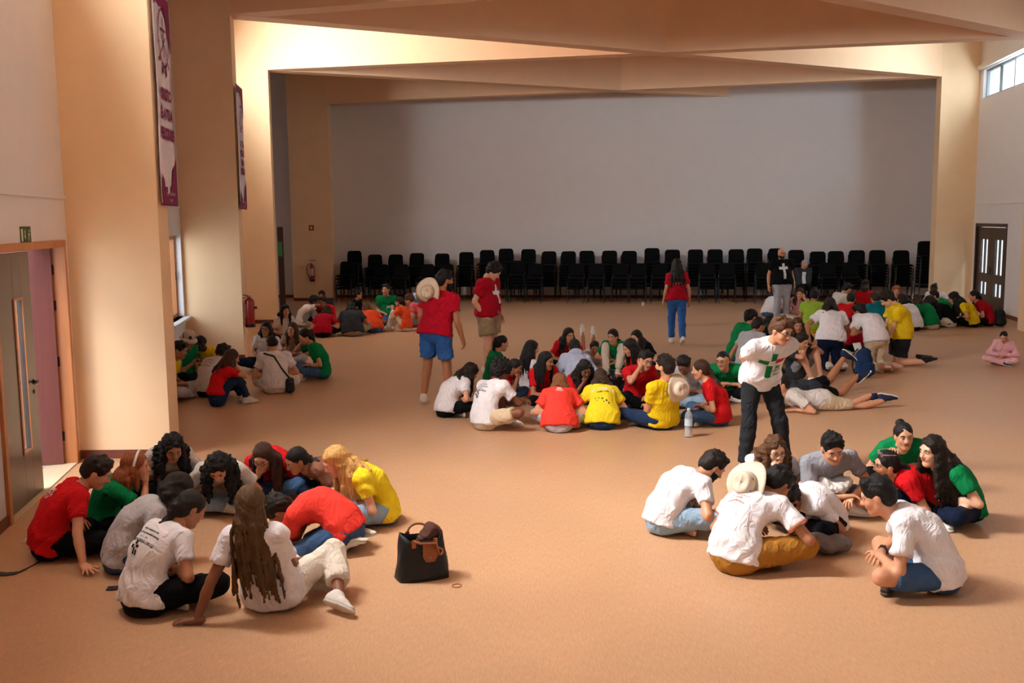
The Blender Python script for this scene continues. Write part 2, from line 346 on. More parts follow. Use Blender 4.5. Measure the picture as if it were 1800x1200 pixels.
# ------------------------------------------------------------------ banners on the piers
M_BW = mat('banner_white_cloth', '#d9d2dc', .8, .2, .03, 20, .2); M_BP = mat('banner_magenta_print', '#7c1a4c', .7, .2)
def banner(corner, d, text, small, label, ztop):
    w, h = .75, 2.13
    t = empty('hanging_banner', (corner[0], corner[1], ztop - h), math.atan2(d[1], d[0])); tag(t, label, 'banner', None)
    # local x along banner (away from the camera), front face towards -y (hall centre)
    n = 24; b = MB(); v = []; f = []
    for i in range(9):
        for j in range(n + 1):
            x = w * i / 8; z = h * j / n; y = .008 * math.sin(i * 1.3 + j * .35) * (1 - j / n * .6); v.append((x, y, z))
    for s, off in ((0, 0), (1, .004)):
        pass
    for i in range(8):
        for j in range(n): f.append((i * (n + 1) + j, (i + 1) * (n + 1) + j, (i + 1) * (n + 1) + j + 1, i * (n + 1) + j + 1))
    b.add(v, f); o = b.build('banner_cloth', M_BW, t, smooth=True); sd = o.modifiers.new('s', 'SOLIDIFY'); sd.thickness = .003; sd.offset = 1
    for zz, nm in ((-.012, 'bottom_rod'), (h + .006, 'top_rod')):
        r = MB(); r.tube([(-.02, 0, zz), (w + .02, 0, zz)], .011, 8); r.build(nm, M_BP if zz < 0 else M_ALU, t)
    def flat(poly, nm='printed_band', m=M_BP, y=-.014):
        p = MB(); k = len(poly); p.add([(x, y, z) for x, z in poly] + [(x, y + .002, z) for x, z in poly], [tuple(range(k)), tuple(range(2 * k - 1, k - 1, -1))] + [(i, k + i, k + (i + 1) % k, (i + 1) % k) for i in range(k)]); return p.build(nm, m, t)
    zt = lambda q: h * (1 - q)
    flat([(0, zt(.0)), (0, zt(.06)), (.08, zt(.065)), (.10, zt(.04)), (.25, zt(.06)), (.45, zt(.05)), (.58, zt(.11)), (.66, zt(.19)), (w, zt(.25)), (w, zt(0))][::-1])
    flat([(0, 0), (0, zt(.86)), (.10, zt(.885)), (.13, zt(.92)), (.24, zt(.92)), (.24, zt(.95)), (.40, zt(.95)), (.40, zt(.92)), (.50, zt(.91)), (.56, zt(.83)), (.68, zt(.80)), (w, zt(.77)), (w, 0)][::-1][::-1])
    # round emblem: a ring of petals and a cross in the middle
    e = MB(); cx, cz = .40, zt(.20)
    def seg(a, c, r, wd=.02):
        p = Vector((a[0], -.014, a[1])); q = Vector((c[0], -.014, c[1])); dd = (q - p).normalized(); s = Vector((-dd.z, 0, dd.x)) * wd
        e.add([p - s, q - s, q + s, p + s], [(0, 1, 2, 3)])
    for k in range(12):
        a = k * math.pi / 6; a2 = a + math.pi / 6
        seg((cx + .24 * math.cos(a), cz + .30 * math.sin(a)), (cx + .24 * math.cos(a2), cz + .30 * math.sin(a2)), 0, .012)
        if k > 5:
            ca, sa = math.cos(a + .2), math.sin(a + .2); e.add([(cx + .17 * ca, -.0142, cz + .22 * sa), (cx + .30 * ca + .03 * sa, -.0142, cz + .38 * sa), (cx + .32 * ca, -.0142, cz + .40 * sa), (cx + .28 * ca - .05 * sa, -.0142, cz + .37 * sa)], [(0, 1, 2, 3)])
    seg((cx, cz - .2), (cx, cz + .22), 0, .014); seg((cx - .12, cz + .08), (cx + .12, cz + .08), 0, .014); seg((cx - .14, cz - .16), (cx + .10, cz + .02), 0, .01); seg((cx + .14, cz - .16), (cx - .1, cz + .02), 0, .01)
    e.build('printed_emblem', M_BP, t)
    for i, s in enumerate(text):
        v, f = text_geo(s, .155, .010); L = max(abs(x[0]) for x in v) * 2; k = min(1, .66 / L)
        p = MB(); z0 = zt(.475 + i * (.095 if len(text) == 3 else .075)); p.add([(w / 2 + x * k, -.0165, z0 + y * 1.0) for x, y, _ in v], f); p.build('printed_word', M_BP, t)
    for i, s in enumerate(small):
        v, f = text_geo(s, .045); p = MB(); p.add([(w / 2 + x * .9, -.0175, zt(.955 + i * .03) + y) for x, y, _ in v], f); p.build('printed_word', M_BW, t)
    return t
banner((LC[1][0] + .045, LC[1][1] + .02), (-.1, .745), ['CRISTO', 'É A TUA', 'FELICIDADE'], ['CONVÍVIOS FRATERNOS', 'ALGARVE'], 'tall white and magenta banner reading CRISTO É A TUA FELICIDADE on the nearest left pier', 4.78)
banner((LC[2][0] + .045, LC[2][1] + .02), (-.1, .745), ['A TUA', 'VIDA É', 'UMA', 'MISSÃO'], ['CONVÍVIOS FRATERNOS', 'ALGARVE'], 'white and magenta banner reading A TUA VIDA É UMA MISSÃO on the second left pier', 4.83)

# ------------------------------------------------------------------ signs and extinguishers
M_GREEN = mat('sign_green', '#2c4a22', .5, .3); M_SIGNW = mat('sign_pale_luminous', '#cfd6b8', .5, .3); M_SRED = mat('sign_red', '#a8201c', .5, .3)
def plate(name, T, w, h, m, label, cat):
    b = MB(); b.box(-w / 2, w / 2, -.004, 0, -h / 2, h / 2, T=None); o = b.build(name, m); o.matrix_world = T; tag(o, label, cat); return o
T = Matrix.Translation((-4.317, 8.90, 2.355)) @ Matrix.Rotation(math.atan2(1, -.172), 4, 'Z') @ Matrix.Translation((0, -.004, 0))
s = plate('exit_sign', T, .30, .15, M_GREEN, 'green emergency exit sign with running figure and arrow above the left door', 'sign')
b = MB(); b.box(-.13, -.09, -.006, -.004, -.055, .055); b.build('door_symbol', M_SIGNW, s)
b = MB(); b.box(-.035, -.02, -.006, -.004, -.005, .045); b.add([(-.052, -.006, -.005), (-.003, -.006, -.005), (-.0275, -.006, -.045)], [(0, 2, 1), (0, 1, 2)]); b.build('arrow_symbol', M_SIGNW, s)
b = MB()
for a, c, w_ in (((.075, .012), (.055, -.012), .013), ((.055, -.012), (.075, -.035), .007), ((.075, -.035), (.068, -.058), .006), ((.055, -.012), (.040, -.035), .007), ((.040, -.035), (.025, -.05), .006), ((.075, .012), (.095, -.005), .005), ((.07, .018), (.048, .008), .005), ((.048, .008), (.045, -.012), .005)):
    p, q = Vector((a[0] + .02, -.006, a[1])), Vector((c[0] + .02, -.006, c[1])); d = (q - p).normalized(); sd = Vector((-d.z, 0, d.x)) * w_; b.add([p - sd, q - sd, q + sd, p + sd], [(0, 1, 2, 3), (3, 2, 1, 0)])
b.add([(.097 + .011 * math.cos(k * math.pi / 5), -.006, .036 + .013 * math.sin(k * math.pi / 5)) for k in range(10)], [tuple(range(10)), tuple(range(9, -1, -1))])
b.build('running_figure', M_SIGNW, s)
C4A = math.atan2(-.27, 2.08)
T4 = lambda x, z: Matrix.Translation((x, 31.05 + (x + 7.6) * (-.27 / 2.08) - .004, z)) @ Matrix.Rotation(C4A, 4, 'Z')
s = plate('fire_sign', T4(-6.14, 2.25), .16, .16, M_SRED, 'small red fire equipment sign high on the cream corner pier', 'sign')
b = MB(); b.box(-.02, .03, -.006, -.004, -.045, .045); b.add([(-.06, -.006, 0), (-.02, -.006, .04), (-.02, -.006, -.04)], [(0, 1, 2), (0, 2, 1)]); b.build('sign_symbol', M_SIGNW, s)
s = plate('extinguisher_label', T4(-6.13, 1.25), .20, .05, mat('pale_label', '#b9b09a', .6, .2), 'small pale label plate above the far fire extinguisher', 'sign')
v, f = text_geo('EXTINTOR', .04); b = MB(); b.add([(x, -.005, z) for x, z, _ in v], f); b.build('printed_word', M_DDARK, s)
T = Matrix.Translation((-5.675, 24.56, 1.75)) @ Matrix.Rotation(0, 4, 'Z')
plate('green_plate', Matrix.Translation((-5.70, 24.68, 1.78)), .10, .36, mat('plate_green', '#3c8a5c', .5, .3), 'narrow green safety plate at the edge of the third left pier', 'sign')
T = Matrix.Translation((-4.835, 17.86, 2.24)) @ Matrix.Rotation(math.atan2(1, -.14), 4, 'Z')
plate('extinguisher_sign', T, .12, .14, M_SRED, 'small red sign seen edge on above the near fire extinguisher', 'sign')
T = Matrix.Translation((-4.835, 17.90, 1.24)) @ Matrix.Rotation(math.atan2(1, -.14), 4, 'Z')
plate('wall_notice', T, .10, .12, mat('pale_label', '#b9b09a'), 'little notice plate on the pier just above the near fire extinguisher', 'sign')
M_EXT = mat('extinguisher_red', '#8e1216', .35, .5); M_BLK = mat('black_rubber', '#0d0d0e', .55, .3)
def extinguisher(loc, rz, hh, r, label, hose=True):
    t = empty('fire_extinguisher', loc, rz); tag(t, label, 'fire extinguisher')
    b = MB(); b.lathe([(r * .9, .0), (r, .015), (r, hh * .78), (r * .85, hh * .84), (r * .4, hh * .885), (.022, hh * .9)], 24); b.build('cylinder_body', M_EXT, t, smooth=True)
    b = MB(); b.lathe([(r * 1.03, -.01), (r * 1.03, .045)], 24); b.build('base_ring', M_BLK, t)
    b = MB(); b.lathe([(.018, hh * .88), (.022, hh * .93), (.012, hh * .96), (0, hh * .965)], 12); b.tube([(0, 0, hh * .94), (.0, -.05, hh * .97), (0, -.12, hh * .99)], .009, 6); b.tube([(0, 0, hh * .92), (0, -.06, hh * .915), (0, -.11, hh * .88)], .008, 6); b.build('valve_handle', M_METAL, t)
    b = MB(); b.lathe([(.014, 0), (.014, .012), (0, .013)], 10, c=(.03, 0, hh * .93)); b.build('pressure_gauge', M_SIGNW, t)
    if hose:
        b = MB(); b.tube([(-.02, 0, hh * .93), (-r - .04, 0, hh * .93), (-r - .09, 0, hh * .75), (-r - .08, 0, hh * .45), (-r - .02, -.02, hh * .2), (-r * .8, -r * .7, hh * .08)], .011, 8); b.build('hose', M_BLK, t, smooth=True)
    b = MB(); v = []; f = []
    for i in range(9):
        a = math.pi * (1.2 + .6 * i / 8)
        for z in (hh * .3, hh * .7): v.append(((r + .002) * math.cos(a), (r + .002) * math.sin(a), z))
    f = [(2 * i, 2 * i + 2, 2 * i + 3, 2 * i + 1) for i in range(8)]; b.add(v, f); b.build('instruction_label', mat('label_cream', '#c9a9a0', .6), t)
    b = MB(); b.box(-.03, .03, r - .01, r + .045, hh * .55, hh * .62); b.build('wall_bracket', M_METAL, t)
    return t
extinguisher((-4.715, 17.86, .58), rad(-80), .58, .085, 'large red fire extinguisher hung on the side of the second left pier')
extinguisher((-6.14, 30.73, .62), C4A, .56, .075, 'small red fire extinguisher with black hose on the cream corner pier')

# ------------------------------------------------------------------ stacked chairs
def make_chair():
    t = empty('stacking_chair')
    def cushion(w, h, d, r, n=5):
        # rounded-rectangle pad, local x width, y thickness, z height
        pts = []
        for cx, cz, a0 in ((w / 2 - r, h - r, 0), (-w / 2 + r, h - r, 90), (-w / 2 + r * .6, r * .6, 180), (w / 2 - r * .6, r * .6, 270)):
            rr = r if a0 < 180 else r * .6
            for k in range(n): a = rad(a0 + 90 * k / (n - 1)); pts.append((cx + rr * math.cos(a), cz + rr * math.sin(a)))
        return pts
    P = cushion(.45, .36, .04, .09); b = MB(); K = len(P)
    lay = [(-.022, .94), (-.012, 1.0), (.012, 1.0), (.022, .94)]
    v = [(x * s, y, .18 + (z - .18) * s) for y, s in lay for x, z in P]; T = Matrix.Translation((0, .205, .50)) @ Matrix.Rotation(rad(-11), 4, 'X')
    f = [tuple(range(K)), tuple(range(4 * K - 1, 3 * K - 1, -1))] + [(l * K + i, (l + 1) * K + i, (l + 1) * K + (i + 1) % K, l * K + (i + 1) % K) for l in range(3) for i in range(K)]
    b.add([T @ Vector(p) for p in v], f); b.build('backrest', M_BLACKF, t, smooth=False)
    P = cushion(.46, .43, .04, .07); b = MB(); T = Matrix.Translation((0, -.235, .44)) @ Matrix.Rotation(rad(-90 + 4), 4, 'X') @ Matrix.Scale(-1, 4, (0, 1, 0)) if False else Matrix.Translation((0, .20, .44)) @ Matrix.Rotation(rad(90), 4, 'X')
    v = [(x * s, y, .2 + (z - .2) * s) for y, s in lay for x, z in P]
    b.add([T @ Vector(p) for p in v], f); b.build('seat', M_BLACKF, t)
    for sx in (-1, 1):
        b = MB(); b.tube([(sx * .235, -.24, .0), (sx * .235, -.215, .40), (sx * .235, -.19, .42), (sx * .235, .18, .42)], .011, 6); b.build('leg', M_BLACKM, t)
        b = MB(); b.tube([(sx * .235, .27, .0), (sx * .235, .19, .42), (sx * .22, .21, .52), (sx * .20, .25, .74)], .011, 6); b.build('leg', M_BLACKM, t)
    b = MB(); b.tube([(-.235, -.19, .41), (.235, -.19, .41)], .01, 6); b.build('front_rail', M_BLACKM, t)
    return t
chair0 = make_chair(); used = False
def put_chair(x, y, z, rz, label, group):
    global used
    c = chair0 if not used else copy_tree(chair0); used = True
    c.location = (x, y, z); c.rotation_euler = (0, 0, rz); tag(c, label, 'chair', group); return c
rnd = random.Random(4)
# back row: tops (photo x, backrest-top height) ; each stack is a column of chairs, every chair its own object
BACK = [(617, 1.52), (653, 1.40), (690, 1.40), (727, 1.44), (773, 1.42), (816, 1.46), (853, 1.52), (887, 1.56), (926, 1.54), (962, 1.47), (997, 1.47), (1031, 1.48), (1070, 1.48), (1105, 1.47), (1147, 1.55), (1182, 1.50), (1223, 1.50), (1258, 1.50), (1296, 1.50), (1328, 1.52), (1366, 1.52), (1403, 1.47), (1441, 1.42), (1474, 1.43), (1510, 1.45), (1547, 1.45), (1590, 1.44)]
GB, GF = 'black chairs stacked against the back wall', 'black chairs stacked in the front row of stacks'
def gxy(px, y_at):
    k = (px - 897.5) / (FPX * 1.0096) ; return k * y_at
ORD = 'first second third fourth fifth sixth seventh eighth ninth tenth eleventh twelfth thirteenth fourteenth fifteenth sixteenth seventeenth eighteenth nineteenth twentieth twenty-first twenty-second twenty-third twenty-fourth twenty-fifth twenty-sixth twenty-seventh'.split()
for si, (px, top) in enumerate(BACK):
    Y = 30.0
    for _ in range(4): X = gxy(px, Y); Y = yb(X) - .65
    n = 8; z0 = top - .86 - .085 * (n - 1); pitch = (top - .86) / (n - 1)
    for k in range(n):
        put_chair(X + rnd.uniform(-.012, .012), Y - k * .012 + rnd.uniform(-.01, .01), k * pitch, rad(-8.4 + rnd.uniform(-2, 2)), ('topmost black chair of the %s tall stack from the left' if k == n - 1 else 'black chair inside the %s tall stack from the left, against the back wall') % ORD[si], GB + ', ' + ORD[si] + ' stack from the left')
for si, px in enumerate((604, 664, 700, 745, 780, 875, 907, 938, 1012, 1048, 1090, 1122, 1160, 1245, 1280, 1345, 1460, 1500)):
    Y = 29.0
    for _ in range(4): X = gxy(px, Y); Y = yb(X) - 1.75
    n = 4 if px not in (604, 907) else 5
    for k in range(n):
        put_chair(X + rnd.uniform(-.012, .012), Y - k * .012, k * .093, rad(-8.4 + rnd.uniform(-3, 3)), ('topmost black chair of the %s low front stack from the left' if k == n - 1 else 'black chair inside the %s low front stack from the left') % ORD[si], GF + ', ' + ORD[si] + ' stack from the left')
Y = 28.3; X = gxy(1633, Y)
for k in range(10): put_chair(X, Y - k * .01, k * .095, rad(-8), 'black chair in the tallest stack half hidden behind the right pier', 'chairs in the stack behind the right pier')
put_chair(gxy(1421, 27.6), 27.75, 0, rad(-6), 'single black chair under the seated grey haired man', None)

# ------------------------------------------------------------------ soft-surface modeller (implicit capsules -> one continuous mesh)
V3 = lambda *a: np.array(a, dtype=float)
def nrm(v): return v / (np.linalg.norm(v) + 1e-12)
class Blob:
    """list of rounded primitives merged with a smooth union; mesh() returns (verts, quads)"""
    def __init__(s): s.p = []
    def cone(s, a, b, ra, rb, k=.02, cut=None): s.p.append(('c', np.asarray(a, float), np.asarray(b, float), ra, rb, k, cut)); return s
    def chain(s, pts, rs, k=.02):
        for i in range(len(pts) - 1): s.cone(pts[i], pts[i + 1], rs[i], rs[i + 1], k)
        return s
    def ell(s, c, r, k=.02, R=None, sub=False, cut=None): s.p.append(('s' if sub else 'e', np.asarray(c, float), np.asarray(r, float), np.eye(3) if R is None else R, 0, k, cut)); return s
    def flat(s, a, b, side, ra, rb, k=.04, cut=None):
        """capsule a-b with elliptical section; ra=(half width, half depth) at a"""
        s.p.append(('f', np.asarray(a, float), np.asarray(b, float), (nrm(side), ra), rb, k, cut)); return s
    def bbox(s, p):
        t = p[0]
        if t == 'c': r = max(p[3], p[4]); return np.minimum(p[1], p[2]) - r, np.maximum(p[1], p[2]) + r
        if t in 'es': r = max(p[2]); return p[1] - r, p[1] + r
        r = max(*p[3][1], *p[4]); return np.minimum(p[1], p[2]) - r, np.maximum(p[1], p[2]) + r
    def dist(s, p, Q):
        t = p[0]
        if t == 'c':
            _, a, b, ra, rb, k, cut = p; ab = b - a; L2 = ab @ ab + 1e-12; q = Q - a.astype(np.float32)
            h = np.clip((q @ ab.astype(np.float32)) / np.float32(L2), 0, 1); d = q - h[..., None] * ab.astype(np.float32)
            D = np.sqrt((d * d).sum(-1)) - (ra + (rb - ra) * h)
        elif t in 'es':
            _, c, r, R, _, k, cut = p; q = (Q - c.astype(np.float32)) @ R.astype(np.float32); n = np.sqrt(((q / r.astype(np.float32)) ** 2).sum(-1)); D = (n - 1) * min(r)
        else:
            _, a, b, (side, ra), rb, k, cut = p; ab = b - a; L = math.sqrt(ab @ ab) + 1e-9; ax = ab / L; sd = nrm(side - ax * (side @ ax)); fr = np.cross(sd, ax)
            q = Q - a.astype(np.float32); w = q @ ax.astype(np.float32); h = np.clip(w / L, 0, 1)
            rx = ra[0] + (rb[0] - ra[0]) * h; ry = ra[1] + (rb[1] - ra[1]) * h; over = w - h * L
            u = q @ sd.astype(np.float32); v = q @ fr.astype(np.float32)
            D = (np.sqrt((u / rx) ** 2 + (v / ry) ** 2 + (over / np.minimum(rx, ry)) ** 2) - 1) * np.minimum(rx, ry)
        cut = p[6]
        if cut is not None:
            for pt, n in cut: D = np.maximum(D, (Q - np.asarray(pt, np.float32)) @ np.asarray(n, np.float32))
        return D
    def mesh(s, vox, cuts=None, zmin=None):
        B = [s.bbox(p) for p in s.p if p[0] != 's']; lo = np.min([b[0] for b in B], 0) - 3 * vox; hi = np.max([b[1] for b in B], 0) + 3 * vox
        if zmin is not None: lo[2] = max(lo[2], zmin - 3 * vox)
        n = np.maximum(np.ceil((hi - lo) / vox).astype(int) + 1, 4)
        F = np.full(n, .5, np.float32); ax = [(lo[i] + vox * np.arange(n[i])).astype(np.float32) for i in range(3)]
        for p in s.p:
            k = p[5]; a, b = s.bbox(p); m = k + 2.5 * vox
            i0 = np.clip(np.floor((a - m - lo) / vox).astype(int), 0, n - 1); i1 = np.clip(np.ceil((b + m - lo) / vox).astype(int) + 1, 1, n)
            if (i1 <= i0).any(): continue
            sl = tuple(slice(i0[j], i1[j]) for j in range(3)); G = np.stack(np.meshgrid(*[ax[j][sl[j]] for j in range(3)], indexing='ij'), -1)
            D = s.dist(p, G).astype(np.float32); f = F[sl]
            if p[0] == 's': h = np.clip(k - np.abs(f + D), 0, None) / k; F[sl] = np.maximum(f, -D) + h * h * k * .25
            else: h = np.clip(k - np.abs(f - D), 0, None) / k; F[sl] = np.minimum(f, D) - h * h * k * .25
        if cuts or zmin is not None:
            G = np.stack(np.meshgrid(*ax, indexing='ij'), -1)
            for pt, nn in (cuts or []): F = np.maximum(F, (G - np.asarray(pt, np.float32)) @ np.asarray(nn, np.float32))
            if zmin is not None: F = np.maximum(F, zmin - G[..., 2])
        return nets(F, lo, vox)
def nets(F, lo, vox):
    ins = F < 0; n = F.shape
    c = np.zeros([d - 1 for d in n], np.int8)
    for i in (0, 1):
        for j in (0, 1):
            for k in (0, 1): c += ins[i:n[0] - 1 + i, j:n[1] - 1 + j, k:n[2] - 1 + k]
    act = (c > 0) & (c < 8); idx = np.argwhere(act)
    if len(idx) == 0: return np.zeros((0, 3)), np.zeros((0, 4), int)
    cm = -np.ones(act.shape, np.int32); cm[act] = np.arange(len(idx))
    cs = [(i, j, k) for i in (0, 1) for j in (0, 1) for k in (0, 1)]; val = {q: F[idx[:, 0] + q[0], idx[:, 1] + q[1], idx[:, 2] + q[2]] for q in cs}
    sp = np.zeros((len(idx), 3), np.float32); sc = np.zeros(len(idx), np.float32)
    for p in cs:
        for a in range(3):
            if p[a]: continue
            q = list(p); q[a] = 1; q = tuple(q); f0, f1 = val[p], val[q]; m = (f0 < 0) != (f1 < 0)
            t = np.where(m, f0 / np.where(m, f0 - f1, 1), 0); pos = np.tile(np.array(p, np.float32), (len(idx), 1)); pos[:, a] = t
            sp += pos * m[:, None]; sc += m
    verts = (idx + sp / sc[:, None]) * vox + lo
    Q = []
    for a in range(3):
        b, d = (a + 1) % 3, (a + 2) % 3
        s0 = [slice(None)] * 3; s1 = [slice(None)] * 3; s0[a] = slice(0, n[a] - 1); s1[a] = slice(1, n[a])
        e = ins[tuple(s0)] != ins[tuple(s1)]; inner = np.zeros_like(e); t = [slice(None)] * 3; t[b] = slice(1, n[b] - 1); t[d] = slice(1, n[d] - 1); inner[tuple(t)] = True
        E = np.argwhere(e & inner)
        if len(E) == 0: continue
        first = ins[E[:, 0], E[:, 1], E[:, 2]]
        def cell(db, dd): q = E.copy(); q[:, b] -= db; q[:, d] -= dd; return cm[q[:, 0], q[:, 1], q[:, 2]]
        q = np.stack([cell(1, 1), cell(0, 1), cell(0, 0), cell(1, 0)], 1); q[~first] = q[~first][:, ::-1]
        Q.append(q)
    return verts, np.concatenate(Q)
def fold(v, amp, f=1.0, seed=0, axis=None):
    """cloth wrinkles: pushes the vertices by a warped wave field"""
    x, y, z = v[:, 0] + seed * 1.7, v[:, 1] + seed * .9, v[:, 2] + seed * .3
    w = np.sin(x * 9 * f + 2.2 * np.sin(z * 11 * f)) + np.sin(y * 8 * f + 1.9 * np.sin(x * 13 * f + 1)) + np.sin(z * 23 * f + 3.1 * np.sin(x * 7 * f + y * 6 * f)) + .6 * np.sin((x + y - z) * 41 * f + 2 * np.sin(z * 17 * f))
    return amp * (w / 2.2 + .55 * (1 - 2 * np.abs(np.sin(x * 5.5 * f - y * 4 * f + z * 15 * f + 2.3 * np.sin(z * 9 * f + x * 8 * f)))) ** 3)
def vnormals(v, q):
    a, b, c = v[q[:, 0]], v[q[:, 1]], v[q[:, 2]]; fn = np.cross(b - a, c - a); N = np.zeros_like(v)
    for i in range(4): np.add.at(N, q[:, i], fn)
    return N / (np.linalg.norm(N, axis=1, keepdims=True) + 1e-12)
class Geo:
    """numpy mesh accumulator with material indices"""
    def __init__(s): s.v = []; s.q = []; s.m = []; s.n = 0
    def add(s, v, q, m=0):
        s.v.append(np.asarray(v, float)); s.q.append(np.asarray(q) + s.n); s.m.append(np.full(len(q), m) if np.isscalar(m) else m); s.n += len(v); return s
    def data(s): return np.concatenate(s.v), np.concatenate(s.q), np.concatenate(s.m)
def mesh_obj(name, v, q, m, mats, parent=None):
    me = bpy.data.meshes.new(name); me.vertices.add(len(v)); me.vertices.foreach_set('co', np.asarray(v, np.float32).ravel())
    nq = len(q); me.loops.add(nq * 4); me.loops.foreach_set('vertex_index', np.asarray(q, np.int32).ravel()); me.polygons.add(nq)
    me.polygons.foreach_set('loop_start', np.arange(0, nq * 4, 4, dtype=np.int32)); me.polygons.foreach_set('use_smooth', np.ones(nq, bool))
    for x in mats: me.materials.append(x)
    if m is not None and len(mats) > 1: me.polygons.foreach_set('material_index', np.asarray(m, np.int32))
    me.update(calc_edges=True); me.validate()
    o = bpy.data.objects.new(name, me); COL.objects.link(o)
    if parent is not None: o.parent = parent
    return o
def uvs(c, r, n=8):
    v = []; f = []
    for i in range(n + 1):
        for j in range(n): a = math.pi * i / n; b2 = 2 * math.pi * j / n; v.append((c[0] + r[0] * math.sin(a) * math.cos(b2), c[1] + r[1] * math.sin(a) * math.sin(b2), c[2] + r[2] * math.cos(a)))
    for i in range(n):
        for j in range(n): f.append((i * n + j, (i + 1) * n + j, (i + 1) * n + (j + 1) % n, i * n + (j + 1) % n))
    return np.array(v), np.array(f)

# head, local frame: origin in the middle of the head, +y = face, +z = crown. material slots: 0 skin 1 lips 2 eye white 3 dark 4 hair colour
def head_geo(female, vox, beard=False):
    B = Blob(); w = .95 if female else 1.0
    B.ell((0, -.014, .034), (.077 * w, .097, .086), .01)
    B.ell((0, .022, -.030), (.060 * w, .066, .084), .03)
    B.cone((0, .058, -.092), (0, .064, -.094), .021, .020, .03)
    for s in (-1, 1):
        B.cone((s * .050 * w, -.004, -.055), (s * .014, .052, -.096), .020 if not female else .017, .016, .03)
        B.ell((s * .036 * w, .055, -.028), (.024, .024, .026), .025)
        B.ell((s * .078 * w, -.010, -.008), (.010, .021, .033), .008)
    B.cone((-.038, .074, .027), (.038, .074, .027), .013, .013, .02)
    B.cone((0, .083, .016), (0, .106, -.026), .009, .0135, .014)
    for s in (-1, 1): B.ell((s * .012, .094, -.032), (.009, .010, .008), .008)
    B.cone((-.018, .082, -.057), (.018, .082, -.057), .009, .009, .010)
    for s in (-1, 1): B.ell((s * .031, .100, .004), (.019, .022, .013), .012, sub=True)
    B.cone((0, -.022, -.05), (0, -.045, -.135), .056 if not female else .049, .054 if not female else .047, .03)
    v, q = B.mesh(vox); c = v[q].mean(1); m = np.zeros(len(q), int)
    lip = (np.abs(c[:, 0]) < .021) & (c[:, 1] > .080) & (np.abs(c[:, 2] + .057) < .0085); m[lip] = 1
    if beard:
        m[(c[:, 2] < -.035) & (c[:, 1] > -.005 - (c[:, 2] + .035) * .2) & (c[:, 2] > -.118) & ~lip & ~((np.abs(c[:, 0]) < .03) & (c[:, 2] > -.046) & (c[:, 1] > .07))] = 4
    g = Geo().add(v, q, m)
    for s in (-1, 1):
        g.add(*uvs((s * .031, .0775, .004), (.0130, .0122, .0088), 8), 2); g.add(*uvs((s * .031, .0885, .003), (.0058, .003, .0062), 6), 3)
        Bb = Blob().cone((s * .016, .092, .0255), (s * .034, .0905, .0300), .0035, .0038, .005).cone((s * .034, .0905, .0300), (s * .050, .078, .0245), .0038, .0025, .005)
        g.add(*Bb.mesh(.004), 4)
        Bb = Blob().cone((s * .019, .0885, .0105), (s * .043, .0845, .0105), .0026, .0026, .003); g.add(*Bb.mesh(.004), 3)
    return g.data()
_hc = {}
def head_cached(female, hi, beard=False):
    k = (female, hi, beard)
    if k not in _hc: _hc[k] = head_geo(female, (.0066 if hi == 2 else .0105 if hi == 1 else .0145), beard)
    return _hc[k]
# hand, right hand: origin wrist, +y fingers, palm -z, thumb on -x
def hand_geo(pose, vox):
    B = Blob(); curl = {'flat': (4, 6, 4), 'relax': (22, 28, 18), 'grip': (62, 78, 45)}[pose]
    B.cone((0, -.035, 0), (0, .01, 0), .026, .025, .015)
    for x in (-.024, -.008, .009, .024): B.cone((x * .6, .015, 0), (x, .080, 0), .016, .0125, .012)
    for x, L, sp in ((-.029, .070, -8), (-.0095, .080, -2), (.010, .074, 4), (.028, .058, 11)):
        p = V3(x, .080, .0); a = 0.0; sx = math.sin(rad(sp * (2.2 if pose == 'flat' else 1.1)))
        for fr, cu, r0, r1 in ((.45, curl[0], .0092, .0085), (.31, curl[1], .0085, .0078), (.24, curl[2], .0078, .0070)):
            a += rad(cu); q = p + L * fr * nrm(V3(sx, math.cos(a), -math.sin(a))); B.cone(p, q, r0, r1, .002); p = q
    th = V3(-.030, .022, -.004)
    if pose == 'flat': t1, t2 = V3(-.058, .048, -.006), V3(-.074, .076, -.008)
    elif pose == 'relax': t1, t2 = V3(-.050, .052, -.020), V3(-.052, .084, -.030)
    else: t1, t2 = V3(-.044, .052, -.028), V3(-.018, .078, -.045)
    B.cone((-.012, .012, -.002), th, .018, .016, .012).cone(th, t1, .0145, .0115, .008).cone(t1, t2, .0112, .0088, .004)
    return B.mesh(vox)
_hd = {}
def hand_cached(pose, hi):
    k = (pose, hi)
    if k not in _hd: _hd[k] = hand_geo(pose, .0055 if hi == 2 else .0095)
    return _hd[k]
# shoe, local frame: origin at the ankle joint, +y = toes, sole bottom at z = -.085
def shoe_parts():
    B = Blob(); B.flat((0, -.045, -.046), (0, .075, -.054), (1, 0, 0), (.036, .040), (.041, .026), .03).flat((0, .075, -.054), (0, .155, -.060), (1, 0, 0), (.041, .026), (.034, .018), .03)
    B.cone((0, -.03, -.03), (0, -.012, .018), .040, .038, .03).cone((0, .0, -.02), (0, .075, -.045), .034, .026, .03)
    up = B.mesh(.012, cuts=[((0, 0, .022), (0, 0, 1))], zmin=-.074)
    B = Blob(); B.flat((0, -.045, -.066), (0, .07, -.066), (1, 0, 0), (.041, .045), (.046, .045), .02).flat((0, .07, -.066), (0, .155, -.066), (1, 0, 0), (.046, .045), (.037, .045), .02)
    sole = B.mesh(.012, cuts=[((0, 0, -.064), (0, 0, 1))], zmin=-.085)
    B = Blob()
    for i in range(5): y = .022 + i * .018; z = -.012 - i * .0075; B.cone((-.016, y, z), (.016, y + .004, z), .0035, .0035, .002)
    lace = B.mesh(.0065)
    return up, sole, lace
SHOE = shoe_parts(); _sh = {}
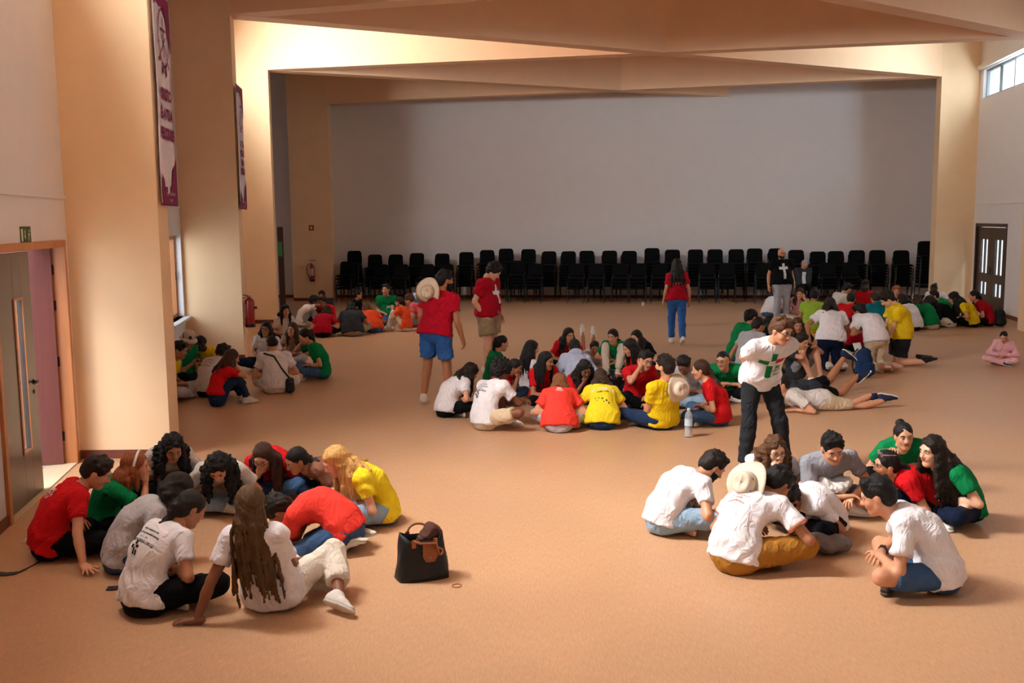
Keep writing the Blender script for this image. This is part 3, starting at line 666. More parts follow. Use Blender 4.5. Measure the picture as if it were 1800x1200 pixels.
def shoe_mesh(which, m, ms):
    key = (which, m.name)
    if key not in _sh:
        v, q = SHOE[which]; me = bpy.data.meshes.new('shoe_mesh'); me.from_pydata(v.tolist(), [], q.tolist()); me.materials.append(m); me.polygons.foreach_set('use_smooth', [True] * len(q)); _sh[key] = me
    return _sh[key]

# ------------------------------------------------------------------ people
SKIN = {'pale': '#d9a688', 'fair': '#c98f6e', 'tan': '#a9704f', 'brown': '#7c4c34', 'dark': '#3a241c'}
HAIRC = {'black': '#14100f', 'dark': '#20150f', 'brown': '#3b2417', 'mid': '#54341f', 'light': '#7a4a2a', 'blond': '#c79a5a', 'ginger': '#8a4a28', 'grey': '#a39a94', 'gold': '#54391c'}
CLOTH = {'white': '#e4dfe2', 'offwhite': '#cfc6c0', 'grey': '#8b8b92', 'lgrey': '#b4b0b4', 'dgrey': '#33363d', 'black': '#101013', 'red': '#c4161d', 'crimson': '#ac0f26', 'coral': '#ef4338',
         'orange': '#e8502a', 'green': '#0a7a43', 'yellow': '#e3c01c', 'lemon': '#ecd22a', 'lime': '#98bb3c', 'teal': '#12707c', 'pink': '#d9a3a8', 'rose': '#e0616a', 'brownrib': '#7d5342', 'skyhood': '#b9c2dd', 'flower': '#b08a72',
         'denim': '#3d587c', 'ldenim': '#8ba3b8', 'ddenim': '#22324f', 'bdenim': '#2f5ea0', 'navy': '#131c33', 'beige': '#c9b294', 'khaki': '#a08c70', 'mustard': '#a4712c', 'charcoal': '#26272b', 'palegrey': '#a8aab4', 'cream': '#ddd2c2'}
def skin_m(k): return mat('skin_' + k, SKIN[k], .5, .4, .04, 25, sss=.05)
def cloth_m(k):
    new = 'cloth_' + k not in MATS; m = cloth_m0(k)
    if new:
        nt = m.node_tree; b = nt.nodes['Principled BSDF']; tc = nt.nodes.new('ShaderNodeTexCoord'); mp = nt.nodes.new('ShaderNodeMapping'); mp.inputs['Scale'].default_value = (1, 1, .6); n = nt.nodes.new('ShaderNodeTexNoise')
        n.inputs['Scale'].default_value = 7.5; n.inputs['Detail'].default_value = 3; n.inputs['Distortion'].default_value = 1.6; r = nt.nodes.new('ShaderNodeMath'); r.operation = 'PINGPONG'; r.inputs[1].default_value = .16
        bp = nt.nodes.new('ShaderNodeBump'); bp.inputs['Strength'].default_value = .55; bp.inputs['Distance'].default_value = .09
        L = nt.links.new; L(tc.outputs['Object'], mp.inputs[0]); L(mp.outputs[0], n.inputs['Vector']); L(n.outputs[0], r.inputs[0]); L(r.outputs[0], bp.inputs['Height'])
        old = b.inputs['Normal'].links[0].from_socket if b.inputs['Normal'].links else None
        if old: L(old, bp.inputs['Normal'])
        L(bp.outputs[0], b.inputs['Normal'])
    return m
def cloth_m0(k): return mat('cloth_' + k, CLOTH[k], .88, .12, .05, 14, .35) if 'denim' not in k else mat('cloth_' + k, CLOTH[k], .9, .15, .16, 9, .3)
def hair_m(k):
    if 'hair_' + k in MATS: return MATS['hair_' + k]
    m = mat('hair_' + k, HAIRC[k], .58, .28, .30, 60, 0, stretch=(1, 1, .12)); nt = m.node_tree; b = nt.nodes['Principled BSDF']
    tc = nt.nodes.new('ShaderNodeTexCoord'); mp = nt.nodes.new('ShaderNodeMapping'); mp.inputs['Scale'].default_value = (1, 1, .10); n = nt.nodes.new('ShaderNodeTexNoise'); n.inputs['Scale'].default_value = 170; n.inputs['Detail'].default_value = 3
    nt.links.new(tc.outputs['Object'], mp.inputs[0]); nt.links.new(mp.outputs[0], n.inputs['Vector']); bp = nt.nodes.new('ShaderNodeBump'); bp.inputs['Strength'].default_value = .9; bp.inputs['Distance'].default_value = .006
    nt.links.new(n.outputs[0], bp.inputs['Height']); nt.links.new(bp.outputs[0], b.inputs['Normal']); return m
M_LIP = {k: mat('lips_' + k, c, .45, .4) for k, c in {'pale': '#b4625a', 'fair': '#a85a4e', 'tan': '#8a4a3c', 'brown': '#6a3a30', 'dark': '#4a2a26'}.items()}
M_EYE = mat('eye_white', '#d8d2cc', .3, .5); M_PUP = mat('eye_dark', '#1a100c', .2, .6); M_SPEC = mat('glasses_frame', '#15110f', .3, .6); M_WHITE = mat('white_rubber', '#dcd8d2', .6, .3)
def rotm(axis, deg):
    a = nrm(np.asarray(axis, float)); t = rad(deg); K = np.array([[0, -a[2], a[1]], [a[2], 0, -a[0]], [-a[1], a[0], 0]]); return np.eye(3) + math.sin(t) * K + (1 - math.cos(t)) * K @ K
def frame(y, zhint):
    """columns x,y,z with y given and z as near zhint as possible"""
    y = nrm(y); x = np.cross(y, zhint)
    if np.linalg.norm(x) < 1e-4: x = np.cross(y, V3(1, 0, 0.01))
    x = nrm(x); return np.stack([x, y, np.cross(x, y)], 1)
def ik(a, t, l1, l2, pole):
    d = t - a; L = np.linalg.norm(d); L2 = min(L, (l1 + l2) * .995); L2 = max(L2, abs(l1 - l2) * 1.05); u = d / (L + 1e-9); t = a + u * L2
    c = (l1 * l1 + L2 * L2 - l2 * l2) / (2 * l1 * L2); c = max(-1, min(1, c)); p = pole - u * (pole @ u)
    if np.linalg.norm(p) < 1e-4: p = np.cross(u, V3(.3, .2, 1))
    p = nrm(p); return a + u * l1 * c + p * l1 * math.sqrt(1 - c * c), t
def ground(px, py, z=0.0):
    d = _f + _r * (px - 900) / FPX - _u * (py - 600) / FPX; t = (z - CAM_H) / d[2]; return V3(d[0] * t, d[1] * t, z)
def project(P):
    v = P - V3(0, 0, CAM_H); d = v @ _f; return 900 + FPX * (v @ _r) / d, 600 - FPX * (v @ _u) / d

class Body: pass
SEAT = {'cross': .12, 'side': .12, 'up': .12, 'out': .12, 'kneel': .50, 'sitheel': .25, 'fold': .17, 'stand': .94, 'walk': .93, 'chair': .54, 'prone': .11}
def torso_pts(b, lean, side):
    """pelvis, waist, chest, neck base, head centre in the body's local frame (x right, y forward, z up)"""
    s = b.s; z0 = SEAT[b.pose] * s; P0 = V3(0, 0, z0)
    if b.pose in ('stand', 'walk'): an = (lean * .8, lean, lean * 1.1 + 3)
    elif b.pose == 'prone': an = (88, 80, 62)
    else: an = (lean * .55 - 8, lean * .95, lean * 1.25 + 10)
    pts = [P0]; up = None
    for i, (L, a) in enumerate(zip((.155, .178, .142), an)):
        u = rotm((1, 0, 0), -a) @ V3(0, 0, 1); u = rotm((0, 1, 0), side * (.7 + .2 * i)) @ u; pts.append(pts[-1] + u * L * s)
    up = nrm(pts[3] - pts[2]); b.tup = up
    hp = b.hpitch; hy = b.hyaw
    # head frame in local coords
    F = rotm((0, 0, 1), -hy) @ (rotm((1, 0, 0), -hp) @ V3(0, 1, 0)); Uh = rotm((0, 0, 1), -hy) @ (rotm((1, 0, 0), -hp) @ V3(0, 0, 1)); Uh = nrm(rotm((0, 1, 0), side * .5 + b.htilt) @ Uh)
    F = nrm(F - Uh * (F @ Uh)); X = np.cross(F, Uh); b.HR = np.stack([X, F, Uh], 1)
    neck = pts[3] + up * .035 * s; hc = neck + (Uh * .098 + F * .026 + up * .03) * s
    pts.append(hc); return pts

def person(label, base, a, pose='cross', head=None, lean=25, side=0, s=1.0, f=True, skin='fair', hair=('short', 'dark'), top=('white', 'short'), low=('denim', 'long'), arms=('lap', 'lap'), look=(0, 15), tilt=0,
           shoe='white', w=1.0, legs=None, det=1, xy=None, group=None, gl=False, prints=(), extra=(), beard=False, fit=True):
    """a: heading in degrees, 0 = away from the camera, 90 = to the right, 180 = towards the camera"""
    b = Body(); b.s = s; b.pose = pose; b.hyaw, b.hpitch = look; b.htilt = tilt
    org = V3(*xy, 0) if xy is not None else ground(*base); rz = -rad(a); Rw = rotm((0, 0, 1), -a)
    W2 = lambda p: Rw @ p + org
    if head is not None and fit:
        # settle the seated figure so that its head comes where it belongs: lean, tilt, small shift of the seat, body size
        sig = 1750 / max(org[1], 1) * .015; s0 = s; org0 = org.copy(); l0 = float(lean); x = np.zeros(5); wt = (14., 8., .05, .09, .035)
        if pose in ('stand', 'walk'): wt = (8., 5., .05, .05, .03)
        def res(x):
            b.s = s0 * (1 + x[4]); l = max(-24, min(88, l0 + x[0])); pp = torso_pts(b, l, x[1]); o = org0 + V3(x[2], x[3], 0); u, v = project(Rw @ pp[4] + o)
            return np.array([(u - head[0]) / sig, (v - head[1]) / sig] + [x[i] / wt[i] for i in range(5)])
        for _ in range(7):
            r0 = res(x); J = np.stack([(res(x + np.eye(5)[i] * e) - r0) / e for i, e in enumerate((1., 1., .01, .01, .01))], 1)
            x = x - .8 * np.linalg.solve(J.T @ J + 1e-6 * np.eye(5), J.T @ r0); x[0] = max(-26 - l0, min(86 - l0, x[0])); x[1] = max(-20, min(20, x[1])); x[4] = max(-.09, min(.05, x[4])); x[3] = max(-.25, min(.25, x[3]))
        r0 = res(x); lean, side = l0 + x[0], float(x[1]); s = s0 * (1 + x[4]); b.s = s; org = org0 + V3(x[2], x[3], 0)
        FITS.append((label, round(r0[0] * sig), round(r0[1] * sig), round(lean), round(side), np.round(x[2:], 2)))
    pp = torso_pts(b, lean, side); P0, Wp, C, N, Hc = pp; up = b.tup; HR = b.HR
    hi = det; vox = {2: .0150, 1: .022, 0: .029}[hi]
    root = empty('person', tuple(org), rz); tag(root, label, 'person', group)
    # side axis of the shoulders
    u0 = nrm(Wp - P0); sx = nrm(V3(1, 0, 0) - up * up[0]) if abs(up[0]) < .9 else V3(1, 0, 0); fr = np.cross(up, sx)
    sw = (.148 if f else .174) * s * (1 + (w - 1) * .35); hw = .092 * s
    SH = [N - up * .045 * s + sx * sg * sw for sg in (-1, 1)]
    px = nrm(V3(1, 0, 0) - u0 * u0[0]); HP = [P0 + px * sg * hw - u0 * .0 for sg in (-1, 1)]
    lt, ls, la, lf = .425 * s, .405 * s, .285 * s, .250 * s
    # ---- legs
    K = []; A = []; T = []
    def leg(sg, ankle, pole, toe): k, an = ik(HP[0 if sg < 0 else 1], ankle, lt, ls, pole); K.append(k); A.append(an); T.append(nrm(toe))
    L = legs or {}
    for i, sg in enumerate((-1, 1)):
        key = 'L' if sg < 0 else 'R'
        if key in L: an, po, to = L[key]; leg(sg, V3(*an) * s, V3(*po), V3(*to)); continue
        if pose == 'cross': leg(sg, V3(-sg * .06, .30 if sg > 0 else .20, .075) * s, V3(sg * 1.0, .55, .22), V3(-sg * 1, .25, -.12))
        elif pose == 'side': leg(sg, (V3(.40, .10, .065) if sg > 0 else V3(.16, .32, .065)) * s, V3(sg * .4 - .3, 1, .15), V3(.8, -.5, -.1))
        elif pose == 'up': leg(sg, V3(sg * .10, .42, .085) * s, V3(sg * .12, .3, 1), V3(sg * .15, 1, 0))
        elif pose == 'out': leg(sg, V3(sg * .12, .80, .085) * s, V3(0, 0, 1), V3(sg * .25, .55, .8))
        elif pose == 'kneel': leg(sg, V3(sg * .11, -.36, .075) * s, V3(0, 1, -.35), V3(0, -1, -.12))
        elif pose in ('sitheel', 'fold'): leg(sg, V3(sg * .12, -.02, .06) * s, V3(sg * .18, 1, -.1), V3(sg * -.2, -1, -.1))
        elif pose == 'stand': leg(sg, V3(sg * .11, .0, .085) * s, V3(0, 1, 0), V3(sg * .25, 1, 0))
        elif pose == 'walk': leg(sg, V3(sg * .07, .16 if sg < 0 else -.22, .085 if sg < 0 else .13) * s, V3(0, 1, 0), V3(0, 1, 0 if sg < 0 else -.55))
        elif pose == 'chair': leg(sg, V3(sg * .12, .44, .085) * s, V3(0, 1, .6), V3(sg * .2, 1, 0))
        elif pose == 'prone': leg(sg, V3(sg * .10, -.44, .48 if sg > 0 else .44) * s, V3(0, -.3, -1), V3(0, -.2, 1))
    if pose == 'prone' and not L: pass
    # ---- arms
    EL = []; HD = []; HDm = []
    for i, sg in enumerate((-1, 1)):
        kw = arms[i]; sh = SH[i]; pole = V3(sg * .85, -.25, -.40) if lean > 22 and pose not in ('stand', 'walk', 'prone') else V3(sg * .45, -.45, -.9); mode = 'relax'; hz = None
        chin = Hc + HR @ V3(sg * .03, .085, -.125) * s; kn = K[i]
        if isinstance(kw, tuple) and len(kw) >= 3: t = V3(*kw[:3]) * s; mode = kw[3] if len(kw) > 3 else 'relax'; pole = V3(*kw[4]) if len(kw) > 4 else pole
        elif isinstance(kw, tuple): t = Rw.T @ (ground(*kw) - org) + V3(0, 0, .025); mode = 'flat'; pole = V3(sg * .3, -1, .1)
        elif kw == 'lap': t = V3(sg * .07, .22, .235) * s + V3(0, 0, SEAT[pose] - .12) * s
        elif kw == 'shin': t = V3(sg * .05, .36, .20) * s
        elif kw == 'knee': t = kn + V3(-sg * .03, .03, .085) * s; mode = 'relax'
        elif kw == 'chin': t = chin; mode = 'grip'; pole = V3(sg * .6, .3, -1)
        elif kw == 'cheek': t = Hc + HR @ V3(sg * .085, .05, -.07) * s; mode = 'relax'; pole = V3(sg * .9, .2, -1)
        elif kw == 'floor': t = V3(sg * .33, -.10, .025) * s; mode = 'flat'; pole = V3(sg * .2, -1, .1)
        elif kw == 'front': t = V3(sg * .16, .42, .03) * s; mode = 'flat'
        elif kw == 'down': t = sh + V3(sg * .10, .03, -.50) * s; pole = V3(sg * .25, -1, 0)
        elif kw == 'back': t = P0 + V3(sg * .03, -.165, .10) * s; pole = V3(sg * 1, -.35, 0)
        elif kw == 'pocket': t = P0 + V3(sg * .20, .05, -.04) * s; pole = V3(sg * .7, -1, 0)
        elif kw == 'phone': t = V3(sg * .07, .28, .36) * s; mode = 'grip'
        elif kw == 'raise': t = sh + V3(sg * .08, .22, .12) * s; mode = 'relax'; pole = V3(sg * .5, .4, -1)
        e, h = ik(sh, t, la, lf, pole); EL.append(e); HD.append(h); HDm.append(mode)
    # ---- body
    B = Blob(); fw = .96 if f else 1.0; hipw = (.165 if f else .155) * s * w; hd = .110 * s * w
    def torso(B, e=0.0, eh=0.0, ew=0.0, ct=None):
        n0 = len(B.p)
        B.flat(P0 - u0 * .02 * s, P0 + u0 * .05 * s, px, (hipw + eh + ew, hd + eh), (hipw * .96 + eh + ew * .7, hd + eh), .05)
        B.flat(Wp - u0 * .06 * s, Wp + u0 * .02, px, ((.130 if f else .142) * s * w + e, .098 * s * w + e), ((.132 if f else .148) * s * w + e, .100 * s * w + e), .06)
        B.flat(C - up * .06 * s, C + up * .03 * s, sx, ((.140 if f else .158) * s * (1 + (w - 1) * .6) + e, .105 * s * (1 + (w - 1) * .6) + e), ((.145 if f else .168) * s + e, .095 * s + e), .06)
        B.flat(C + up * .05 * s, N - up * .055 * s, sx, ((.142 if f else .165) * s + e, .082 * s + e), ((.095 if f else .112) * s + e, .060 * s + e), .05)
        for i in (0, 1): B.cone(N - up * .035 * s - sx * (-1, 1)[i] * -.03 * s, SH[i], .050 * s + e, .054 * s + e, .045)
        if f:
            for sg in (-1, 1): B.ell(C + fr * .070 * s + sx * sg * .068 * s - up * .01 * s, V3(.058, .058, .058) * s + e, .04)
        elif w > 1.1: B.ell(Wp + np.cross(u0, px) * .03 * s, V3(.135 * w, .11 * w, .13) * s + e, .05)
        if ct: B.p[n0:] = [q[:6] + (ct,) for q in B.p[n0:]]
    torso(B)
    B.cone(N - up * .03 * s, N + (Hc - N) * .45, .056 * s * fw, .052 * s * fw, .03)
    r = s * (.94 if f else 1.0) * (1 + (w - 1) * .5)
    for i in (0, 1):
        B.cone(SH[i], EL[i], .050 * r, .037 * r, .02); m_ = EL[i] + (HD[i] - EL[i]) * .3; B.cone(EL[i], m_, .037 * r, .039 * r, .012).cone(m_, HD[i], .039 * r, .0255 * r, .012)
        B.cone(HP[i], K[i], .088 * r * w, .056 * r, .03); m_ = K[i] + (A[i] - K[i]) * .32; back = nrm(np.cross(np.cross(K[i] - HP[i], A[i] - K[i]) + 1e-6, A[i] - K[i]))
        B.cone(K[i], m_ - back * 0.0, .055 * r, .055 * r, .015).cone(m_, A[i], .054 * r, .036 * r, .015)
    g = Geo(); g.add(*B.mesh(vox * 1.25, zmin=.004))
    hv, hq, hm = head_cached(f, hi, beard); g.add((hv * s) @ HR.T + Hc, hq, hm)
    for i, sg in enumerate((-1, 1)):
        v, q = hand_cached(HDm[i], hi); v = v.copy() * s * (.94 if f else 1.03)
        if sg < 0: v[:, 0] *= -1; q = q[:, ::-1]
        d = nrm(HD[i] - EL[i]); zh = V3(-sg * .0, -.2, 1)
        if HDm[i] == 'flat': d = nrm(V3(d[0] + sg * .5, d[1] + .15, -.06)); zh = V3(0, 0, 1)
        if arms[i] in ('down',): zh = V3(sg * 1.0, 0, 0.1)
        if arms[i] in ('chin', 'cheek'): zh = -(HR @ V3(-sg * .6, -1, .2)) * 1; d = nrm(d * .6 + (HR @ V3(0, 0, .6)))
        if arms[i] == 'back': zh = V3(0, 1, 0.3)
        if arms[i] == 'pocket': zh = V3(sg, .2, .2)
        FM = frame(d, zh); g.add(v @ FM.T + HD[i], q, 0)
    v, q, m = g.data(); v[:, 2] = np.maximum(v[:, 2], .002)
    mesh_obj('body', v, q, m, [skin_m(skin), M_LIP[skin], M_EYE, M_PUP, hair_m(hair[1])], root)
    # ---- top
    col, slv = top[0], top[1]; loose = top[2] if len(top) > 2 else .018; loose *= s
    hem = P0 - u0 * ({'crop': -.06}.get(top[3] if len(top) > 3 else '', .055) * s if pose not in ('stand', 'walk') else (.05 if len(top) < 4 else -.07) * s)
    cuts = [(hem, -u0), (N + up * .022 * s, up)]
    if slv == 'none': cuts = [(hem, -u0), (C + up * .075 * s, up)]
    B = Blob(); torso(B, loose, loose * 1.1 + .016, .018, cuts)
    sl = {'short': .62, 'cap': .35, 'none': .0, 'long': 1.0}[slv]
    for i in (0, 1):
        d = EL[i] - SH[i]
        if slv == 'none': continue
        if slv == 'long':
            B.cone(SH[i], EL[i], .052 * r + loose, .044 * r + loose, .03); fd = HD[i] - EL[i]; B.cone(EL[i], EL[i] + fd * .98, .044 * r + loose, .030 * r + loose * .7, .02, cut=[(EL[i] + fd * .95, nrm(fd))])
        else:
            e = SH[i] + d * sl; B.cone(SH[i], e + d * .1, .050 * r + loose * .8, .047 * r + loose * 1.25, .03, cut=[(e, nrm(d))])
    v, q = B.mesh(vox, zmin=.006)
    nn = vnormals(v, q); sd_ = abs(hash(label)) % 97 if False else sum(map(ord, label)) % 97
    amp = .0095 * s if hi else .006
    wz = np.clip(((v - hem) @ u0) / .03, 0, 1); v = v + nn * (fold(v, amp, 1.0, sd_) * 1.0)[:, None]
    v[:, 2] = np.maximum(v[:, 2], .004)
    tn = {'hoodie': 'hoodie'}.get(top[3] if len(top) > 3 else '', 'shirt'); shirt = mesh_obj(tn, v, q, None, [cloth_m(col)], root)
    if tn == 'hoodie':
        Bh = Blob().ell(N - fr * .085 * s + up * .0, V3(.10, .055, .07) * s, .03).cone(N - fr * .06 * s + sx * -.08 * s, N - fr * .06 * s + sx * .08 * s, .035 * s, .035 * s, .03); hv_, hq_ = Bh.mesh(vox); mesh_obj('hood', hv_, hq_, None, [cloth_m(col)], root)
    # ---- trousers, shorts
    lc, lk = low[0], low[1]; le = (low[2] if len(low) > 2 else .012) * s; B = Blob()
    B.flat(P0 - u0 * .03 * s, P0 + u0 * .055 * s, px, (hipw + le, hd + le), (hipw * .97 + le, hd * .98 + le), .05, cut=[(P0 + u0 * .10 * s, u0)])
    for i in (0, 1):
        d = K[i] - HP[i]
        if lk == 'short': e = HP[i] + d * .82; B.cone(HP[i], K[i], .086 * r * w + le * .6, .062 * r + le * 1.5, .008 if pose in ('stand', 'walk') else .03, cut=[(e, nrm(d))])
        else:
            dd = A[i] - K[i]; end = K[i] + dd * (.66 if lk == 'crop' else .95); m_ = K[i] + dd * .32; ct = [(end, nrm(dd))]
            B.cone(HP[i], K[i], .088 * r * w + le, .060 * r + le, .03).cone(K[i], m_, .060 * r + le, .060 * r + le, .02).cone(m_, A[i], .060 * r + le, .040 * r + le * 1.8, .02, cut=ct)
    v, q = B.mesh(vox, zmin=.005); nn = vnormals(v, q); v = v + nn * fold(v, .0075 * s if hi else .004, 1.1, sd_ + 3)[:, None]; v[:, 2] = np.maximum(v[:, 2], .003)
    mesh_obj('shorts' if lk == 'short' else 'trousers', v, q, None, [cloth_m(lc)], root)
    # ---- shoes
    SC = {'white': ('#d8d3cc', '#cfc9bd'), 'black': ('#17171a', '#26231f'), 'navy': ('#1c2340', '#d6d2cc'), 'grey': ('#7c7a78', '#c4beb4'), 'brown': ('#3a2a22', '#4b3b2e'), 'tan': ('#b9826a', '#c49a84'), 'blue': ('#6d8ba0', '#d6d2cc'), 'blackw': ('#17171a', '#cfcac4')}[shoe]
    mu, msl = mat('shoe_' + shoe, SC[0], .7, .3, .05, 40), mat('sole_' + shoe, SC[1], .7, .3)
    for i in (0, 1):
        shin = nrm(A[i] - K[i]); toe = T[i]; FM = frame(toe, -shin if abs(toe @ shin) < .9 else V3(0, 0, 1))
        if pose in ('kneel', 'sitheel', 'fold') and 'L' not in L: FM = frame(toe, V3(0, 0, -1))
        o = bpy.data.objects.new('shoe', shoe_mesh(0, mu, None)); COL.objects.link(o); o.parent = root
        M4 = Matrix([[*(FM[k] * s * .98), A[i][k]] for k in range(3)] + [[0, 0, 0, 1]]); 
        zl = min((Vector((FM @ V3(x, y, z) * s * .98)) + Vector(A[i])).z for x in (-.04, .04) for y in (-.08, .18) for z in (-.085, .0))
        if zl < .004: M4.translation.z += .004 - zl
        o.matrix_parent_inverse = Matrix(); o.matrix_local = M4
        p = bpy.data.objects.new('sole', shoe_mesh(1, msl, None)); COL.objects.link(p); p.parent = o
        if hi == 2: p = bpy.data.objects.new('laces', shoe_mesh(2, M_WHITE, None)); COL.objects.link(p); p.parent = o
    # ---- hair
    hb = make_hair(hair, hi, s, f, Hc, HR, N, C, up, fr, sx, root, sd_)
    if gl:
        o = glasses_obj(root, Hc, HR, s, gl)
    for x in extra: x(root, dict(Hc=Hc, HR=HR, N=N, C=C, up=up, fr=fr, sx=sx, P0=P0, s=s, HD=HD, EL=EL, SH=SH, K=K, A=A, Wp=Wp, u0=u0, shirt=shirt, org=org, Rw=Rw, W2=W2))
    for pr in prints: do_print(shirt, root, C, Wp, N, up, fr, sx, s, *pr)
    return root
FITS = []
def glasses_obj(root, Hc, HR, s, kind):
    b = MB(); Tm = lambda p: tuple((HR @ (V3(*p) * s)) + Hc)
    z = .004 if kind != 'top' else .115; y0 = .104 if kind != 'top' else .058; cols = M_SPEC if kind != 'pinktop' else M_SPEC
    if kind == 'pinktop': z, y0 = .115, .058
    for sg in (-1, 1):
        pts = [Tm((sg * .032 + .022 * math.cos(t * math.pi / 6), y0 - .003 * abs(math.cos(t * math.pi / 6)), z + .017 * math.sin(t * math.pi / 6))) for t in range(12)]
        b.tube(pts, .0022, 5, closed=True); b.tube([Tm((sg * .054, y0 - .004, z + .005)), Tm((sg * .078, y0 - .04, z + .006)), Tm((sg * .080, y0 - .11, z))], .0022, 5)
    b.tube([Tm((-.01, y0 + .002, z + .004)), Tm((.01, y0 + .002, z + .004))], .002, 5)
    return b.build('sunglasses' if 'top' in str(kind) else 'glasses', mat('pink_plastic', '#d98a94', .3) if kind == 'pinktop' else M_SPEC, root)

def make_hair(hair, hi, s, f, Hc, HR, N, C, up, fr, sx, root, seed):
    st, colr = hair[0], hair[1]; 
    if st == 'bald': return None
    vox = {2: .0088, 1: .0135, 0: .018}[hi] * (.68 if hair[0] == 'braids' and hi == 2 else 1); rn = random.Random(seed); B = Blob(); hl = lambda x, y, z: Hc + HR @ (V3(x, y, z) * s)
    R = HR; big = {'afro': .035, 'curlytop': .014, 'short': .004, 'quiff': .006, 'buzz': -.003, 'bun': .0, 'pony': .001, 'ponylow': .001}.get(st, .006)
    # scalp cap
    B.ell(hl(0, -.018, .040), V3(.083 + big, .103 + big, .090 + big) * s, .01, R=R)
    if st not in ('buzz',): B.ell(hl(0, -.060, -.015), V3(.072 + big * .7, .062 + big * .5, .075) * s, .03, R=R)
    else: B.ell(hl(0, -.055, .0), V3(.074, .062, .06) * s, .03, R=R)
    face = [(hl(0, .075, -.05), V3(.080 + big * .3, .105, .105), .0)]
    if st in ('short', 'quiff', 'curlytop', 'buzz', 'afro'):
        # forelock volume
        if st != 'buzz': B.cone(hl(-.045, .045, .098 + big * .5), hl(.045, .050, .102 + big * .5), .028 * s, .028 * s, .02)
        for _ in range(26 if st in ('curlytop', 'afro') else 12 if st != 'buzz' else 0):
            a = rn.uniform(0, 6.28); e = rn.uniform(.15, 1.5); rr = (.092 + big) * 1.0
            p = (rr * math.cos(a) * math.cos(e) * .95, -.018 + (rr + .015) * math.sin(a) * math.cos(e), .040 + rr * math.sin(e)); B.ell(hl(*p), V3(1, 1, 1) * (.024 if st == 'afro' else .015) * s, .012)
    B.ell(hl(0, .095, -.028), V3(.070, .080, .094) * s, .012, R=R, sub=True)
    if f is False or st in ('short', 'quiff', 'buzz', 'curlytop'):
        for sg in (-1, 1): B.ell(hl(sg * .085, .028, -.048), V3(.035, .06, .05) * s, .01, R=R, sub=True)
        B.ell(hl(0, -.10, -.135), V3(.10, .08, .07) * s, .01, R=R, sub=True)
    # falling hair
    dn = V3(0, 0, -1); back = HR @ V3(0, -1, 0); tup = up
    def strand(p0, n, L, spread, rad0, dirs, wave=0.0, flat_to_back=True):
        pts = [p0]; d = nrm(dirs); q = p0
        steps = 5
        for i in range(steps):
            t = (i + 1) / steps
            tgt = dn if (flat_to_back is not True or tup[2] < .8) else nrm(-tup * 1.0 + dn * .8)
            d = nrm(d * (1 - t * .55) + tgt * (t * .55 + .35)); nq = q + d * L / steps + sx * (math.sin(i * 1.9 + n) * wave)
            # keep clear of the torso
            ax = C - tup * .12; rel = nq - ax; h = max(-.2, min(.26 * s, rel @ tup)); c = ax + tup * h; off = nq - c; off = off - tup * (off @ tup) * 0; dd = math.sqrt((off @ sx / 1.2) ** 2 + (off @ fr) ** 2) + 1e-6
            rmin = ((.138 if h < .18 else .112) if flat_to_back is True else (.105 if h < .22 else .075)) * s
            if dd < rmin and rel @ tup < .30: nq = c + off * (rmin / dd)
            nq[2] = max(nq[2], .03); pts.append(nq); q = nq
        rs = [rad0 * k for k in ((1, 1.05, 1.0, .85, .65, .3) if rad0 > .012 else (1, 1.1, 1.1, 1.1, 1.05, .9))]
        B.chain(pts, rs, .008)
    if st in ('long', 'longwavy', 'longcurly', 'braids', 'lob'):
        L = {'long': .40, 'longwavy': .44, 'longcurly': .38, 'braids': .60, 'lob': .20}[st] * s * (hair[2] if len(hair) > 2 else 1); n = {2: 20, 1: 12, 0: 8}[hi]
        if st == 'braids': n = 28
        wave = {'long': .002, 'longwavy': .012, 'longcurly': .016, 'braids': .006, 'lob': .003}[st] * s
        r0 = {'long': .023, 'longwavy': .024, 'longcurly': .030, 'braids': .0078, 'lob': .025}[st] * s * (1 if hi == 2 else 1.25 if hi == 1 else 1.5) * (1 if st != 'braids' else 1 / (1 if hi == 2 else 1.1))
        for i in range(n):
            t = (i + .5) / n; an = rad(-122 + 244 * t)     # around the back of the head, from ear to ear
            x = math.sin(an) * .078; y = -.022 - math.cos(an) * .088; z = -.01 + rn.uniform(-.03, .02)
            p0 = hl(x, y, z); side_front = abs(an) > rad(75)
            strand(p0, i, L * rn.uniform(.85, 1.05) * (.85 if side_front else 1), 0, r0, -HR[:, 2] + HR @ V3(math.sin(an) * .25, -math.cos(an) * .25, 0), wave, not side_front)
    elif st in ('pony', 'ponylow', 'bun', 'halfpony'):
        zz = {'pony': .055, 'ponylow': -.02, 'bun': .06, 'halfpony': .05}[st]; p = hl(0, -.118, zz)
        if st == 'bun': B.ell(hl(0, -.125, zz + .03), V3(.042, .042, .042) * s, .012)
        else:
            B.ell(p, V3(.024, .024, .024) * s, .012)
            for i in range({2: 9, 1: 6, 0: 4}[hi]): strand(p + sx * rn.uniform(-.018, .018) * s, i, .34 * s * rn.uniform(.75, 1) * (hair[2] if len(hair) > 2 else 1), 0, .019 * s * (1 if hi == 2 else 1.3), back * .5 + dn * .8, .006 * s, 0)
    v, q = B.mesh(vox); nn = vnormals(v, q)
    fq = {'longcurly': 5.5, 'afro': 6, 'curlytop': 5, 'longwavy': 3.5}.get(st, 3.2); am = {'longcurly': .009, 'afro': .009, 'curlytop': .007, 'longwavy': .006}.get(st, .0035) * (1 if hi else .7)
    v = v + nn * fold(v, am, fq, seed)[:, None]
    o = mesh_obj('hair', v, q, None, [hair_m(colr)], root)
    return o

